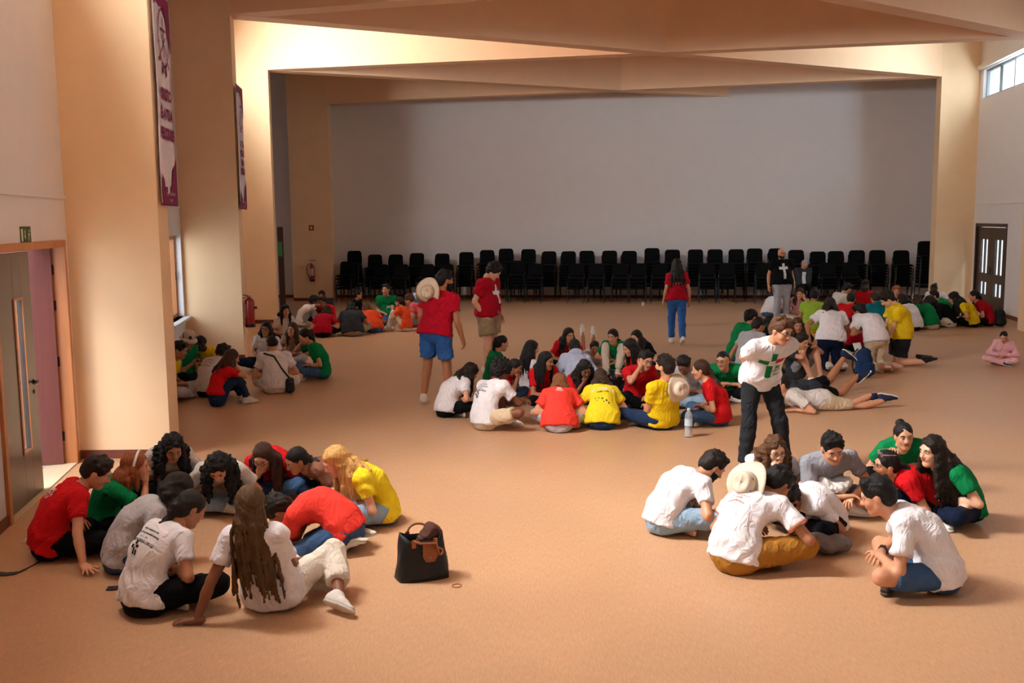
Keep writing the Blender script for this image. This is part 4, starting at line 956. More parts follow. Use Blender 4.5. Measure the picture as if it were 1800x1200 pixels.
def do_print(shirt, root, C, Wp, N, up, fr, sx, s, geo, col, where, dx, dz, name='shirt_print'):
    """lay a flat motif on the cloth: every vertex is dropped onto the shirt along the chest normal"""
    v, f = geo; me = shirt.data; bv = BVHTree.FromPolygons([x.co for x in me.vertices], [tuple(p.vertices) for p in me.polygons])
    sg = -1 if where == 'back' else 1; n = Vector(fr * sg); ex = Vector(sx * (1 if sg < 0 else -1)); ez = Vector(up); c = Vector(C)
    out = []; ok = True
    for x, y, *_ in v:
        p = c + ex * (x + dx) * s + ez * (y + dz) * s + n * .45; h = bv.ray_cast(p, -n)
        if h[0] is None: out.append(tuple(c + ex * (x + dx) * s + ez * (y + dz) * s + n * .1)); ok = False
        else: out.append(tuple(h[0] + n * .0035))
    if not ok: return
    b = MB(); f2 = [tuple(q) for q in f]; b.add(out, f2); b.build(name, mat('print_' + col, {'white': '#dedede', 'black': '#1d1b22', 'green': '#0c7a42', 'red': '#c2182a', 'palered': '#b06a5c'}[col], .8, .2), root)
def subdiv_poly(v, f): return v, f
def text_print(lines, size, line=1.3):
    V, Fc = [], []
    for i, (t, k) in enumerate(lines):
        v, f = text_geo(t, size * k, .0006); n = len(V); V += [(x, y - i * size * line, 0) for x, y, _ in v]; Fc += [tuple(a + n for a in q) for q in f]
    return V, Fc
def rects(rs, n=4):
    """list of (x0,x1,z0,z1) split into small tiles so they follow the cloth"""
    V, Fc = [], []
    for x0, x1, z0, z1 in rs:
        nx, nz = max(1, int((x1 - x0) / .02)), max(1, int((z1 - z0) / .02))
        for i in range(nx):
            for j in range(nz):
                a, c = x0 + (x1 - x0) * i / nx, x0 + (x1 - x0) * (i + 1) / nx; d, e = z0 + (z1 - z0) * j / nz, z0 + (z1 - z0) * (j + 1) / nz
                k = len(V); V += [(a, d, 0), (c, d, 0), (c, e, 0), (a, e, 0)]; Fc.append((k, k + 1, k + 2, k + 3))
    return V, Fc

# ------------------------------------------------------------------ clothing marks and small accessories
JMJ_BACK = text_print([('Maria levantou-se', .8), ('e partiu apressadamente', .8), ('(Lc 1, 39)', .7), ('LISBOA2023.ORG', 1.15)], .026, 1.25)
def cross_mark(k=1.0):
    return rects([(-.012 * k, .012 * k, .02 * k, .05 * k), (-.045 * k, -.014 * k, -.012 * k, .014 * k), (-.012 * k, .006 * k, -.05 * k, -.006 * k), (.012 * k, .04 * k, -.002 * k, .018 * k), (.016 * k, .034 * k, -.052 * k, -.018 * k)])
def back_marks(dx=0.0, dz=.03): return ((JMJ_BACK, 'black', 'back', dx, dz), (cross_mark(.85), 'black', 'back', dx - .01, dz - .145))
RED_BACK = ((text_print([('JMJ', 1.5), ('LISBOA', 1), ('2023', 1.3)], .032, 1.1), 'white', 'back', 0.0, .0),)
def hat_on_back(root, J, hexc='#d2c0ac', off=(0, -.15, -.02), tilt=20, r=.16, worn=False):
    """wide soft hat: brim, crown, band"""
    s = J['s']
    if worn: c = J['Hc'] + J['HR'] @ (V3(0, -.01, .07) * s); n = J['HR'][:, 2]; y = J['HR'][:, 1]
    else:
        n = nrm(V3(0, -1, 0) + V3(0, 0, 1) * math.tan(rad(tilt))); c = J['N'] + J['sx'] * off[0] * s + J['fr'] * off[1] * s + J['up'] * off[2] * s; y = V3(0, 0, 1)
    FM = frame(y - n * (y @ n), n); T = Matrix([[*FM[k], c[k]] for k in range(3)] + [[0, 0, 0, 1]])
    m = mat('hat_cloth_' + hexc[1:], hexc, .9, .1, .05, 40, .3); o0 = empty('hat', (0, 0, 0), parent=root); o0.matrix_local = T
    b = MB(); N_ = 28; v = []; R = [.088, .11, .14, r, r - .003, .135, .105, .088]; Z = [.004, -.002, -.004, -.012, -.018, -.010, -.008, -.004]
    for rr, z in zip(R, Z):
        for k in range(N_): a = 2 * math.pi * k / N_; w = (rr - .088) / .07; v.append((rr * math.cos(a) * .95, rr * math.sin(a), z + w * (.030 * math.cos(2 * a) * (0 if worn == 'bucket' else 1)) - (w * .05 if worn else 0)))
    f = [(i * N_ + k, i * N_ + (k + 1) % N_, (i + 1) * N_ + (k + 1) % N_, (i + 1) * N_ + k) for i in range(len(R) - 1) for k in range(N_)]
    b.add(v, [q[::-1] for q in f]); b.build('brim', m, o0, smooth=True)
    b = MB(); v = []; R = [.090, .088, .084, .080, .070, .05, .0]; Z = [0, .03, .06, .080, .092, .094, .088]
    for rr, z in zip(R, Z):
        for k in range(N_): a = 2 * math.pi * k / N_; v.append((rr * math.cos(a) * .95, rr * math.sin(a) * 1.02, z - (.018 * (1 - rr / .09) * abs(math.cos(a)))))
    f = [(i * N_ + k, i * N_ + (k + 1) % N_, (i + 1) * N_ + (k + 1) % N_, (i + 1) * N_ + k) for i in range(len(R) - 1) for k in range(N_)]
    b.add(v, f); b.build('crown', m, o0, smooth=True)
    b = MB(); b.lathe([(.0915, .004), (.0905, .022)], N_); b.build('hat_band', mat('hat_band_' + hexc[1:], '#a89680', .9, .1), o0)
    for k in (-1, 1):
        b = MB(); b.lathe([(.005, 0), (.005, .002), (0, .0025)], 8, T=Matrix.Translation((.086 * math.cos(k * .5), .088 * math.sin(k * .5), .05)) @ Matrix.Rotation(math.pi / 2, 4, 'Y')); b.build('eyelet', M_METAL, o0)
def headband(hexc='#e8e2dc'):
    def fn(root, J):
        pts = [J['Hc'] + J['HR'] @ (V3(.095 * math.cos(t), -.0 + .02 * math.sin(t), .035 + .103 * math.sin(t)) * J['s']) for t in [math.pi * (i / 12) for i in range(13)]]
        b = MB(); b.tube([tuple(p) for p in pts], .010, 6); b.build('headband', mat('headband_' + hexc[1:], hexc, .7, .2), root)
    return fn
def watch(i, hexc='#17171a'):
    def fn(root, J):
        h, e = J['HD'][i], J['EL'][i]; d = nrm(e - h); c = h + d * .035; FM = frame(d, V3(0, 0, 1)); b = MB()
        b.tube([tuple(c + FM[:, 0] * .031 * math.cos(t) + FM[:, 2] * .031 * math.sin(t)) for t in [i_ * math.pi / 6 for i_ in range(12)]], .006, 6, closed=True)
        p = c + FM[:, 2] * .034; b.box(-.016, .016, -.018, .018, -.004, .005, T=Matrix([[*FM[k], p[k]] for k in range(3)] + [[0, 0, 0, 1]])); b.build('wristwatch', mat('watch_' + hexc[1:], hexc, .4, .5), root)
    return fn
def sleeve_trim(hexc):
    def fn(root, J):
        for i in (0, 1):
            d = nrm(J['EL'][i] - J['SH'][i]); c = J['SH'][i] + (J['EL'][i] - J['SH'][i]) * .61; FM = frame(d, V3(0, 0, 1)); b = MB(); R = .076 * J['s']
            b.tube([tuple(c + FM[:, 0] * R * math.cos(t) + FM[:, 2] * R * math.sin(t)) for t in [k * math.pi / 12 for k in range(24)]], .0055, 6, closed=True); b.build('sleeve_trim', mat('trim_' + hexc[1:], hexc, .8), root)
    return fn
HAT = lambda r, J: hat_on_back(r, J)

# ------------------------------------------------------------------ nearest circle, left
P = person
P('boy in red tee and dark fringe at the far left leaning on one hand', (112, 968), 58, 'side', (170, 832), 30, s=1.02, f=False, skin='fair', hair=('short', 'dark'), top=('red', 'short'), low=('black', 'long'),
  arms=('lap', (148, 1008)), look=(20, 30), det=2, prints=RED_BACK, legs={'L': ((-.36, .02, .06), (-.5, 1, 0), (-.6, -.8, 0)), 'R': ((-.12, .28, .06), (.8, .6, .1), (-1, .2, 0))})
P('girl in green tee with ginger bob and white headband, hand at her mouth', (212, 925), 82, 'cross', (238, 822), 18, s=.97, skin='fair', hair=('lob', 'ginger'), top=('green', 'short'), low=('black', 'long'),
  arms=('lap', 'chin'), look=(0, 5), det=2, extra=(headband(),))
P('girl with long dark curls in a white tee sitting beside the pier, looking down', (288, 868), 150, 'cross', (304, 788), 22, s=1.0, skin='tan', hair=('longcurly', 'black'), top=('offwhite', 'short'), low=('black', 'long'), arms=('lap', 'lap'), look=(0, 30), det=2)
P('girl in pale tee and belted blue jeans bending forward, dark hair', (232, 995), 62, 'cross', (312, 862), 48, s=.98, skin='tan', hair=('lob', 'dark'), top=('lgrey', 'short', .014), low=('denim', 'long'), arms=('lap', 'lap'), look=(0, 40), det=2)
P('girl in white printed tee and black trousers with a loose dark ponytail, front left', (296, 1052), 42, 'cross', (333, 898), 26, s=1.03, skin='tan', hair=('ponylow', 'dark', .7), top=('white', 'short'), low=('black', 'long', .02), arms=('lap', 'lap'), look=(8, 32), det=2, prints=back_marks())
P('girl with long two tone braids in white tee, leaning on one floor hand', (494, 1058), 8, 'side', (440, 892), 14, s=1.03, skin='brown', hair=('braids', 'gold'), top=('white', 'short', .022), low=('cream', 'crop', .02),
  arms=((345, 1098), 'lap'), look=(-12, 25), det=2, prints=((JMJ_BACK, 'black', 'back', 0, .02),), legs={'L': ((.20, .30, .065), (-.1, 1, .2), (.8, .2, -.1)), 'R': ((.43, .02, .075), (.35, 1, .45), (.8, -.4, -.05))})
P('person in red tee and jeans folded far forward over the legs, dark curly hair', (598, 968), -78, 'fold', (492, 898), 78, s=.98, f=False, skin='tan', hair=('curlytop', 'dark'), top=('coral', 'short', .02), low=('denim', 'long', .016), arms=((.12, .55, .10), (-.12, .55, .10)), look=(0, 65), det=2)
P('girl with long straight blond hair in yellow tee and pale jeans', (655, 915), -112, 'cross', (592, 812), 40, s=1.0, skin='pale', hair=('long', 'blond'), top=('lemon', 'short'), low=('ldenim', 'long', .02), arms=((-.05, .22, .22), (.20, .40, .24)), look=(0, 30), det=2, prints=((cross_mark(1.0), 'black', 'front', -.05, .0),))
P('girl in brown ribbed top with dark hair tied low, in profile', (562, 880), -125, 'cross', (524, 812), 38, s=.96, skin='tan', hair=('ponylow', 'black'), top=('brownrib', 'short', .008), low=('navy', 'long'), arms=('lap', (.16, .2, .1)), look=(0, 25), det=2)
P('girl in red tee with glasses and long brown hair resting her chin on a fist', (478, 862), 185, 'cross', (463, 805), 20, s=.98, skin='fair', hair=('long', 'brown'), top=('red', 'short'), low=('denim', 'long'), arms=('lap', 'chin'), look=(0, 28), det=2, gl=True)
P('girl with dark curls and sunglasses on her head, bowed over ripped jeans', (390, 888), 172, 'cross', (384, 822), 32, s=.98, skin='fair', hair=('longcurly', 'black'), top=('offwhite', 'short'), low=('ldenim', 'long'), arms=('lap', 'lap'), look=(0, 48), det=2, gl='top')

# ------------------------------------------------------------------ nearest circle, right
def small_front(root, J): pass
JMJ_FRONT = ((rects([(-.03, .025, .045, .13), (-.13, -.04, -.01, .045), (-.05, .01, -.14, -.02)]), 'green', 'front', 0, -.02), (rects([(.03, .12, .0, .055)]), 'red', 'front', 0, -.02),
             (text_print([('JMJ', 1), ('LISBOA', .62), ('2023', .8)], .045, .85), 'green', 'front', .065, -.07))
P('bearded man in white polo and pale jeans bent over, left of the front right circle', (1192, 935), 72, 'cross', (1250, 822), 40, s=1.03, f=False, skin='fair', hair=('short', 'dark'), top=('white', 'short'), low=('ldenim', 'long'), arms=('lap', (.10, .30, .22)), look=(5, 42), det=2, beard=True, shoe='tan')
P('man in white tee and mustard trousers with a sun hat hanging on his back', (1298, 1000), 52, 'cross', (1366, 852), 36, s=1.06, f=False, skin='tan', hair=('short', 'black'), top=('white', 'short'), low=('mustard', 'long', .016), arms=('lap', (.16, .40, .30)), look=(5, 45), det=2, shoe='brown',
  extra=(lambda r, J: hat_on_back(r, J, off=(-.06, -.13, -.06), r=.175), sleeve_trim('#b8522c'), watch(1)), prints=((text_print([('Maria levantou-se', .8), ('e partiu', .8), ('apressadamente', .8)], .026, 1.25), 'palered', 'back', -.02, -.04),), gl=True)
P('girl with long brown ringlets and glasses resting her chin on her hand', (1350, 880), 172, 'cross', (1362, 792), 15, s=.96, skin='pale', hair=('longcurly', 'mid', 1.1), top=('white', 'short'), low=('ldenim', 'long'), arms=('lap', 'chin'), look=(0, 15), det=2, gl=True)
P('bearded man with dark curls in white, crouched low behind the mustard trousers', (1408, 922), -120, 'cross', (1386, 876), 55, s=.95, f=False, skin='tan', hair=('curlytop', 'black'), top=('white', 'short'), low=('black', 'long'), arms=('lap', 'lap'), look=(0, 40), det=2, beard=True)
P('boy in grey tee and pale denim shorts with a white bundle in his lap', (1466, 892), 168, 'cross', (1462, 790), 12, s=1.03, f=False, skin='fair', hair=('short', 'black'), top=('grey', 'short'), low=('ldenim', 'short'), arms=('shin', 'shin'), look=(12, 22), det=2)
P('woman in green tee with dark hair pulled into a bun, facing the camera', (1590, 850), 192, 'cross', (1588, 768), 8, s=.98, skin='fair', hair=('bun', 'black'), top=('green', 'short'), low=('black', 'long'), arms=('lap', 'lap'), look=(-6, 4), det=2)
P('girl in green tee with very long wavy dark hair, sitting nearest the right edge', (1690, 912), -112, 'cross', (1638, 794), 8, s=1.0, skin='pale', hair=('longwavy', 'dark', 1.15), top=('green', 'short'), low=('navy', 'long'), arms=('lap', 'lap'), look=(0, 4), det=2)
P('girl in red tee with pink sunglasses on her dark hair and a raised hand', (1588, 893), -92, 'cross', (1563, 822), 14, s=.98, skin='fair', hair=('ponylow', 'black'), top=('red', 'short'), low=('black', 'long'), arms=('lap', (.12, .30, .58)), look=(0, 5), det=2, gl='pinktop')
P('boy in white tee and blue denim shorts, nearest in the front right circle', (1648, 1035), -72, 'cross', (1542, 872), 38, s=1.04, f=False, skin='fair', hair=('short', 'black'), top=('white', 'short'), low=('denim', 'short', .014), arms=('shin', 'shin'), look=(8, 20), det=2, shoe='brown', extra=(watch(1),))
JS = {}
def keep(k):
    def fn(root, J): JS[k] = J
    return fn

# ------------------------------------------------------------------ middle circle
P('girl with wavy dark hair in white tee and black trousers, left of the afro boy', (800, 730), 62, 'cross', (826, 655), 42, s=.97, skin='fair', hair=('longwavy', 'dark', .8), top=('white', 'short'), low=('black', 'long'), arms=('lap', 'lap'), look=(0, 35), det=1)
P('boy with dark afro in white printed tee and beige shorts seen from behind', (862, 752), 50, 'up', (880, 655), 22, s=1.02, f=False, skin='brown', hair=('afro', 'black'), top=('white', 'short', .022), low=('beige', 'short', .02), arms=((.05, .52, .30), (.06, .50, .30)), look=(10, 20), det=2, prints=back_marks(-.03, .03),
  legs={'L': ((-.10, .42, .085), (-.1, .3, 1), (0, 1, 0)), 'R': ((.12, .26, .07), (1, .5, .3), (.9, .35, -.1))})
P('girl in green tee with dark ponytail in profile by the standing man', (872, 682), 72, 'cross', (882, 605), 15, s=.97, skin='fair', hair=('pony', 'black', .7), top=('green', 'short'), low=('denim', 'long'), arms=('lap', 'floor'), look=(0, 12), det=1)
P('girl in red tee mostly hidden behind the afro haired boy', (902, 704), 110, 'cross', (899, 655), 25, s=.97, skin='tan', hair=('ponylow', 'dark'), top=('crimson', 'short'), low=('denim', 'long'), arms=('lap', 'chin'), look=(0, 20), det=1)
P('girl with long black hair in white tee and cream trousers, back half turned', (934, 694), 60, 'up', (935, 615), 10, s=.98, skin='fair', hair=('long', 'black', 1.05), top=('white', 'short'), low=('cream', 'long'), arms=('knee', 'knee'), look=(10, 10), det=1)
P('smiling girl with long dark hair in red tee facing the camera', (962, 712), 155, 'cross', (960, 635), 15, s=.98, skin='tan', hair=('long', 'black', 1.05), top=('red', 'short'), low=('black', 'long'), arms=('shin', 'shin'), look=(-25, 12), det=1, extra=(watch(1, '#b8b8bc'),))
P('girl in coral tee with long light brown hair, back to the camera', (984, 757), 4, 'cross', (984, 675), 6, s=.98, skin='fair', hair=('long', 'light', .95), top=('coral', 'short', .03), low=('lgrey', 'long'), arms=('lap', 'lap'), look=(0, 18), det=2, prints=((text_print([('JMJ', 1.5), ('LISBOA', 1), ('2023', 1.3)], .03, 1.1), 'white', 'back', 0.0, .0),))
P('person in pale blue hooded sweatshirt with dark hair, seen from behind', (1012, 692), -5, 'cross', (1010, 612), 15, s=1.0, skin='tan', hair=('ponylow', 'dark', .4), top=('skyhood', 'long', .03, 'hoodie'), low=('denim', 'long'), arms=('lap', 'lap'), look=(0, 22), det=1)
P('girl with big dark curls in red, cheek resting on her fist', (1026, 722), 165, 'cross', (1028, 650), 28, s=.97, skin='brown', hair=('longcurly', 'black', 1.0), top=('red', 'short'), low=('navy', 'long'), arms=('lap', 'chin'), look=(0, 25), det=1)
P('girl in red tee with straight dark hair behind the pale blue hooded sweatshirt', (990, 650), 160, 'cross', (1000, 590), 8, s=.97, skin='fair', hair=('long', 'black', .9), top=('red', 'short'), low=('black', 'long'), arms=('lap', 'lap'), look=(0, 8), det=1)
P('person lying on their stomach with white soled shoes up in the air', (1040, 632), 178, 'prone', None, 0, s=.95, skin='tan', hair=('ponylow', 'dark', .4), top=('lgrey', 'short'), low=('beige', 'short'), arms=((-.14, .62, .04, 'flat'), (.14, .62, .04, 'flat')), look=(0, 15), det=1, xy=(1.35, 16.9))
P('girl in green tee and white trousers with knees up, dark plait', (1082, 652), 195, 'up', (1077, 592), 5, s=.97, skin='fair', hair=('ponylow', 'black'), top=('green', 'short'), low=('cream', 'long'), arms=('shin', 'lap'), look=(15, 10), det=1)
P('girl in black printed tee with long dark hair behind the middle circle', (1136, 650), 220, 'cross', (1118, 594), 12, s=.97, skin='pale', hair=('long', 'dark', .9), top=('black', 'short'), low=('black', 'long'), arms=('lap', 'lap'), look=(0, 8), det=1, prints=((text_print([('JMJ', 1), ('2023', 1)], .05, 1.1), 'white', 'front', 0.05, -.02),))
P('girl in red tee with long black hair holding a phone', (1122, 688), 250, 'cross', (1108, 612), 20, s=.99, skin='fair', hair=('long', 'black', .9), top=('red', 'short'), low=('black', 'long'), arms=('lap', (-.02, .44, .28, 'grip')), look=(0, 22), det=1, extra=(keep('ph1'),))
P('boy in red tee with glasses in the middle circle, head tilted', (1122, 712), 168, 'cross', (1135, 634), 15, s=1.02, f=False, skin='fair', hair=('short', 'black'), top=('red', 'short'), low=('black', 'long'), arms=('shin', 'cheek'), look=(-10, 12), tilt=-12, det=1, gl=True)
P('bearded man in yellow tee and blue jeans with a sun hat hanging on his back', (1166, 752), -28, 'cross', (1168, 645), 3, s=1.08, f=False, skin='fair', hair=('short', 'dark'), top=('yellow', 'short', .014), low=('ddenim', 'long'), arms=('lap', 'lap'), look=(-22, -8), det=2, beard=True, extra=(lambda r, J: hat_on_back(r, J, off=(.06, -.15, -.06), tilt=5),))
P('girl with wavy brown hair in yellow tee printed ALGARVE, back to the camera', (1056, 752), 0, 'cross', (1056, 668), 8, s=.98, skin='fair', hair=('longwavy', 'brown', .62), top=('lemon', 'short', .022), low=('ddenim', 'long'), arms=('lap', 'lap'), look=(0, 20), det=2,
  prints=((text_print([('ALGARVE', 1.6)], .045, 1.1), 'white', 'back', 0.0, -.05), (text_print([('RUMO A JMJ', 1)], .026, 1.1), 'black', 'back', 0.0, -.11), (rects([(-.10, -.085, -.15, -.14), (-.06, -.045, -.16, -.15), (-.02, .0, -.17, -.155), (.03, .05, -.19, -.175), (.06, .075, -.21, -.195), (-.08, -.07, -.18, -.17), (.0, .012, -.20, -.19)]), 'black', 'back', 0, -.03)))
P('boy with black hair in pale grey tee looking down between yellow and red tees', (1210, 712), 195, 'cross', (1202, 642), 25, s=.98, f=False, skin='brown', hair=('short', 'black'), top=('lgrey', 'short'), low=('ldenim', 'long'), arms=('lap', 'lap'), look=(10, 38), det=1)
P('girl in red tee and jeans with long brown ponytail by the water bottle', (1252, 742), -72, 'cross', (1232, 652), 12, s=1.02, skin='fair', hair=('ponylow', 'brown', 1.2), top=('red', 'short'), low=('denim', 'long'), arms=('lap', (-.02, .34, .14)), look=(0, 10), det=2, shoe='blue', prints=(),
  legs={'L': ((.06, .42, .07), (-1, .6, .2), (.8, -.3, -.1)), 'R': ((-.12, .28, .07), (1, .5, .2), (-.9, .3, 0))})
P('boy in green tee with glasses and cropped dark hair, right of the middle circle', (1288, 700), 200, 'cross', (1270, 634), 18, s=1.0, f=False, skin='fair', hair=('buzz', 'black'), top=('green', 'short'), low=('black', 'long'), arms=('lap', 'lap'), look=(15, 8), det=1, gl=True)
# two people lying down behind the standing boy
PR = {'L': ((-.10, -.80, .10), (0, -.1, -1), (-.3, -1, -.2)), 'R': ((.12, -.78, .14), (0, -.1, -1), (.3, -1, .1))}
P('person lying face down in pale tee and beige shorts with purple shoes', None, -98, 'prone', None, 0, s=1.0, f=False, skin='fair', hair=('short', 'dark'), top=('offwhite', 'short'), low=('beige', 'short', .03), arms=('front', 'front'), look=(0, 10), det=1, shoe='navy', xy=(3.95, 12.55), legs=PR)
P('person lying face down with dark blue shoes and bent legs behind the standing boy', None, -112, 'prone', None, 0, s=1.0, f=False, skin='tan', hair=('short', 'black'), top=('dgrey', 'short'), low=('black', 'short', .02), arms=('front', 'front'), look=(0, 10), det=1, shoe='navy', xy=(4.05, 13.35),
  legs={'L': ((-.08, -.74, .26), (0, .2, -1), (-.2, -.8, .7)), 'R': ((.14, -.68, .50), (0, .2, -1), (-.2, -.6, -.5))})

# ------------------------------------------------------------------ people on their feet
P('standing boy in white tee with green and red cross, leaning with hands behind his back', (1338, 832), 168, 'stand', (1373, 582), 28, s=1.04, f=False, skin='fair', hair=('quiff', 'mid'), top=('white', 'short', .024), low=('charcoal', 'long', .014), arms=('back', 'back'), look=(-22, 22), det=2, gl=True, shoe='white',
  legs={'L': ((-.26, .06, .085), (0, 1, 0), (-.3, 1, 0)), 'R': ((.20, .10, .085), (0, 1, 0), (.3, 1, 0))}, prints=JMJ_FRONT)
P('standing man in red tee and blue denim shorts with a sun hat on his back', (757, 712), 22, 'stand', (783, 492), 2, s=1.05, f=False, skin='tan', hair=('short', 'black'), top=('crimson', 'short', .024), low=('bdenim', 'short', .022), arms=('down', 'down'), look=(38, 4), det=2, w=1.12, beard=True, shoe='white', extra=(lambda r, J: hat_on_back(r, J, off=(-.10, -.15, -.02), tilt=-2, r=.18),),
  legs={'L': ((-.17, -.02, .085), (0, 1, 0), (-.3, 1, 0)), 'R': ((.16, .02, .085), (0, 1, 0), (.3, 1, 0))})
P('standing man in red tee with white cross print and beige shorts looking down', (862, 656), 118, 'stand', (868, 478), 8, s=1.09, f=False, skin='pale', hair=('curlytop', 'dark'), top=('crimson', 'short', .03), low=('khaki', 'short', .035), arms=('down', 'pocket'), look=(-5, 38), det=2, w=1.22, shoe='white', legs={'L': ((-.17, -.02, .085), (0, 1, 0), (-.3, 1, 0)), 'R': ((.16, .04, .085), (0, 1, 0), (.3, 1, 0))}, prints=((rects([(-.025, .02, .03, .12), (-.10, .10, -.02, .03), (-.025, .03, -.15, -.02)]), 'white', 'front', .01, -.03),))
P('woman in dark red tee and blue jeans walking away, long dark hair', (1190, 606), -2, 'walk', (1190, 466), 2, s=1.0, skin='fair', hair=('longwavy', 'dark', .95), top=('crimson', 'short', .016), low=('bdenim', 'long', .012), arms=('down', 'down'), look=(18, 5), det=1, prints=((text_print([('JMJ LISBOA', 1)], .05, 1.1), 'white', 'back', 0.02, -.05),), w=1.08)
P('bald bearded man in black tee with a white cross and grey jeans', (1375, 568), 176, 'stand', (1374, 446), 0, s=1.05, f=False, skin='fair', hair=('bald', 'dark'), top=('black', 'short', .03), low=('palegrey', 'long', .012), arms=('down', 'down'), look=(0, 4), det=1, w=1.28, beard=True, gl=True, extra=(watch(0, '#b8b8bc'),),
  prints=((rects([(-.028, .028, .05, .12), (-.10, .10, -.01, .05), (-.028, .028, -.22, -.01)]), 'white', 'front', .0, -.03),))
P('grey haired elderly man in dark jacket and white shirt sitting on a chair', (1421, 518), 178, 'chair', (1421, 466), 8, s=1.0, f=False, skin='fair', hair=('buzz', 'grey'), top=('dgrey', 'long', .026), low=('black', 'long', .02), arms=('phone', 'phone'), look=(0, 35), det=1, xy=(8.05, 27.55), shoe='black', fit=False,
  prints=((rects([(-.05, .05, -.20, .10)]), 'white', 'front', 0, 0),), extra=(keep('old'),))

# ------------------------------------------------------------------ left middle group beside the second pier
P('person in green tee and pale bucket hat looking at a phone by the pier', (332, 672), 115, 'cross', (331, 600), 18, s=1.0, f=False, skin='tan', hair=('short', 'black'), top=('green', 'short'), low=('black', 'long'), arms=('lap', 'phone'), look=(0, 25), det=1, extra=(keep('ph2'), lambda r, J: hat_on_back(r, J, '#cdb9a2', worn='bucket', r=.135),))
P('dark skinned person in yellow tee behind the bucket hat, hand at the face', (358, 664), 195, 'cross', (352, 604), 15, s=.97, f=False, skin='dark', hair=('buzz', 'black'), top=('yellow', 'short'), low=('black', 'long'), arms=('lap', 'cheek'), look=(20, 25), det=1)
P('person in yellow tee and grey trousers cut off by the nearest pier', (322, 694), 92, 'cross', None, 20, s=1.0, f=False, skin='tan', hair=('short', 'black'), top=('yellow', 'short'), low=('lgrey', 'long'), arms=('lap', 'lap'), look=(0, 20), det=1, xy=(-4.85, 13.7))
P('person in grey tee with faded red back print and dark hair, left middle group', (374, 695), 32, 'cross', (392, 620), 28, s=1.0, f=False, skin='fair', hair=('short', 'black'), top=('offwhite', 'short', .024), low=('black', 'long'), arms=('lap', 'lap'), look=(0, 25), det=1, prints=((text_print([('SOMOS', 1), ('JOVENS', 1), ('EM MISSAO', .8)], .05, 1.2), 'palered', 'back', 0, .02),))
P('girl in red tee and blue jeans with long brown hair, left middle group', (402, 708), 55, 'up', (407, 632), 18, s=1.0, skin='fair', hair=('long', 'brown', 1.0), top=('red', 'short', .014, 'crop'), low=('ddenim', 'long'), arms=('knee', 'knee'), look=(0, 15), det=1, shoe='white')
P('girl in pale tee with glasses and dark hair facing the camera, left middle group', (466, 648), 182, 'cross', (468, 579), 5, s=1.0, skin='tan', hair=('lob', 'black'), top=('white', 'short'), low=('navy', 'long'), arms=('lap', 'lap'), look=(0, 4), det=1, gl=True)
P('boy in white tee and beige shorts with a black strap across his back', (487, 690), -12, 'cross', (478, 606), 12, s=1.02, f=False, skin='fair', hair=('buzz', 'black'), top=('white', 'short', .022), low=('cream', 'short', .02), arms=('lap', 'lap'), look=(-20, 25), det=1, extra=(keep('strap'),))
P('girl with long brown hair in a patterned pale top, face to the camera', (515, 640), 188, 'cross', (514, 580), 4, s=.97, skin='fair', hair=('long', 'brown', .9), top=('flower', 'long', .014), low=('lgrey', 'long'), arms=('lap', 'lap'), look=(8, 0), det=1)
P('girl in green tee with dark ponytail resting her head on her hand', (562, 665), -105, 'cross', (537, 592), 28, s=1.0, skin='fair', hair=('pony', 'dark', .7), top=('green', 'short'), low=('denim', 'long'), arms=('lap', 'cheek'), look=(-10, 20), det=1, prints=((text_print([('JMJ', 1)], .07, 1), 'white', 'front', -.03, -.02),))
P('girl with dark hair over pale tee sitting by the dark door edge', (498, 605), 150, 'cross', (502, 546), 8, s=.97, skin='fair', hair=('long', 'black', .8), top=('offwhite', 'short'), low=('black', 'long'), arms=('lap', 'lap'), look=(0, 10), det=1)

# ------------------------------------------------------------------ back left group
P('boy in white tee with dark curly hair in the back left group', (537, 574), 78, 'up', (552, 530), 20, s=1.02, f=False, skin='brown', hair=('curlytop', 'black'), top=('white', 'short'), low=('grey', 'long'), arms=('knee', 'knee'), look=(0, 15), det=1)
P('boy in red tee with dark glasses in the back left group', (572, 570), 210, 'cross', (568, 531), 10, s=1.0, f=False, skin='tan', hair=('short', 'dark'), top=('red', 'short'), low=('black', 'long'), arms=('lap', 'lap'), look=(0, 10), det=0, gl=True)
P('dark haired person behind the boy with glasses, back left group', (570, 558), 190, 'cross', (566, 520), 5, s=1.0, f=False, skin='tan', hair=('short', 'dark'), top=('dgrey', 'short'), low=('black', 'long'), arms=('lap', 'lap'), look=(0, 10), det=0)
P('person in red tee with shoulder length dark hair, back to the camera', (571, 592), 8, 'cross', (575, 548), 5, s=1.0, skin='fair', hair=('lob', 'dark'), top=('crimson', 'short', .02), low=('black', 'long'), arms=('lap', 'lap'), look=(0, 15), det=1)
P('person in charcoal tee with wavy dark bob, back to the camera', (622, 590), -8, 'cross', (617, 541), 5, s=1.04, skin='tan', hair=('lob', 'black'), top=('dgrey', 'short', .035), low=('khaki', 'long', .02), arms=('lap', 'lap'), look=(-5, 15), det=1, w=1.1)
P('woman with glasses and pinned up dark hair in profile, back left group', (634, 562), 95, 'cross', (629, 522), 8, s=1.0, skin='fair', hair=('bun', 'black'), top=('black', 'cap'), low=('black', 'long'), arms=('lap', 'lap'), look=(0, 5), det=1, gl=True)
P('girl in orange tee with long dark plaits, back left group', (662, 584), -25, 'cross', (644, 543), 22, s=1.0, skin='tan', hair=('braids', 'mid', .7), top=('orange', 'short'), low=('denim', 'long'), arms=('lap', 'lap'), look=(0, 25), det=1)
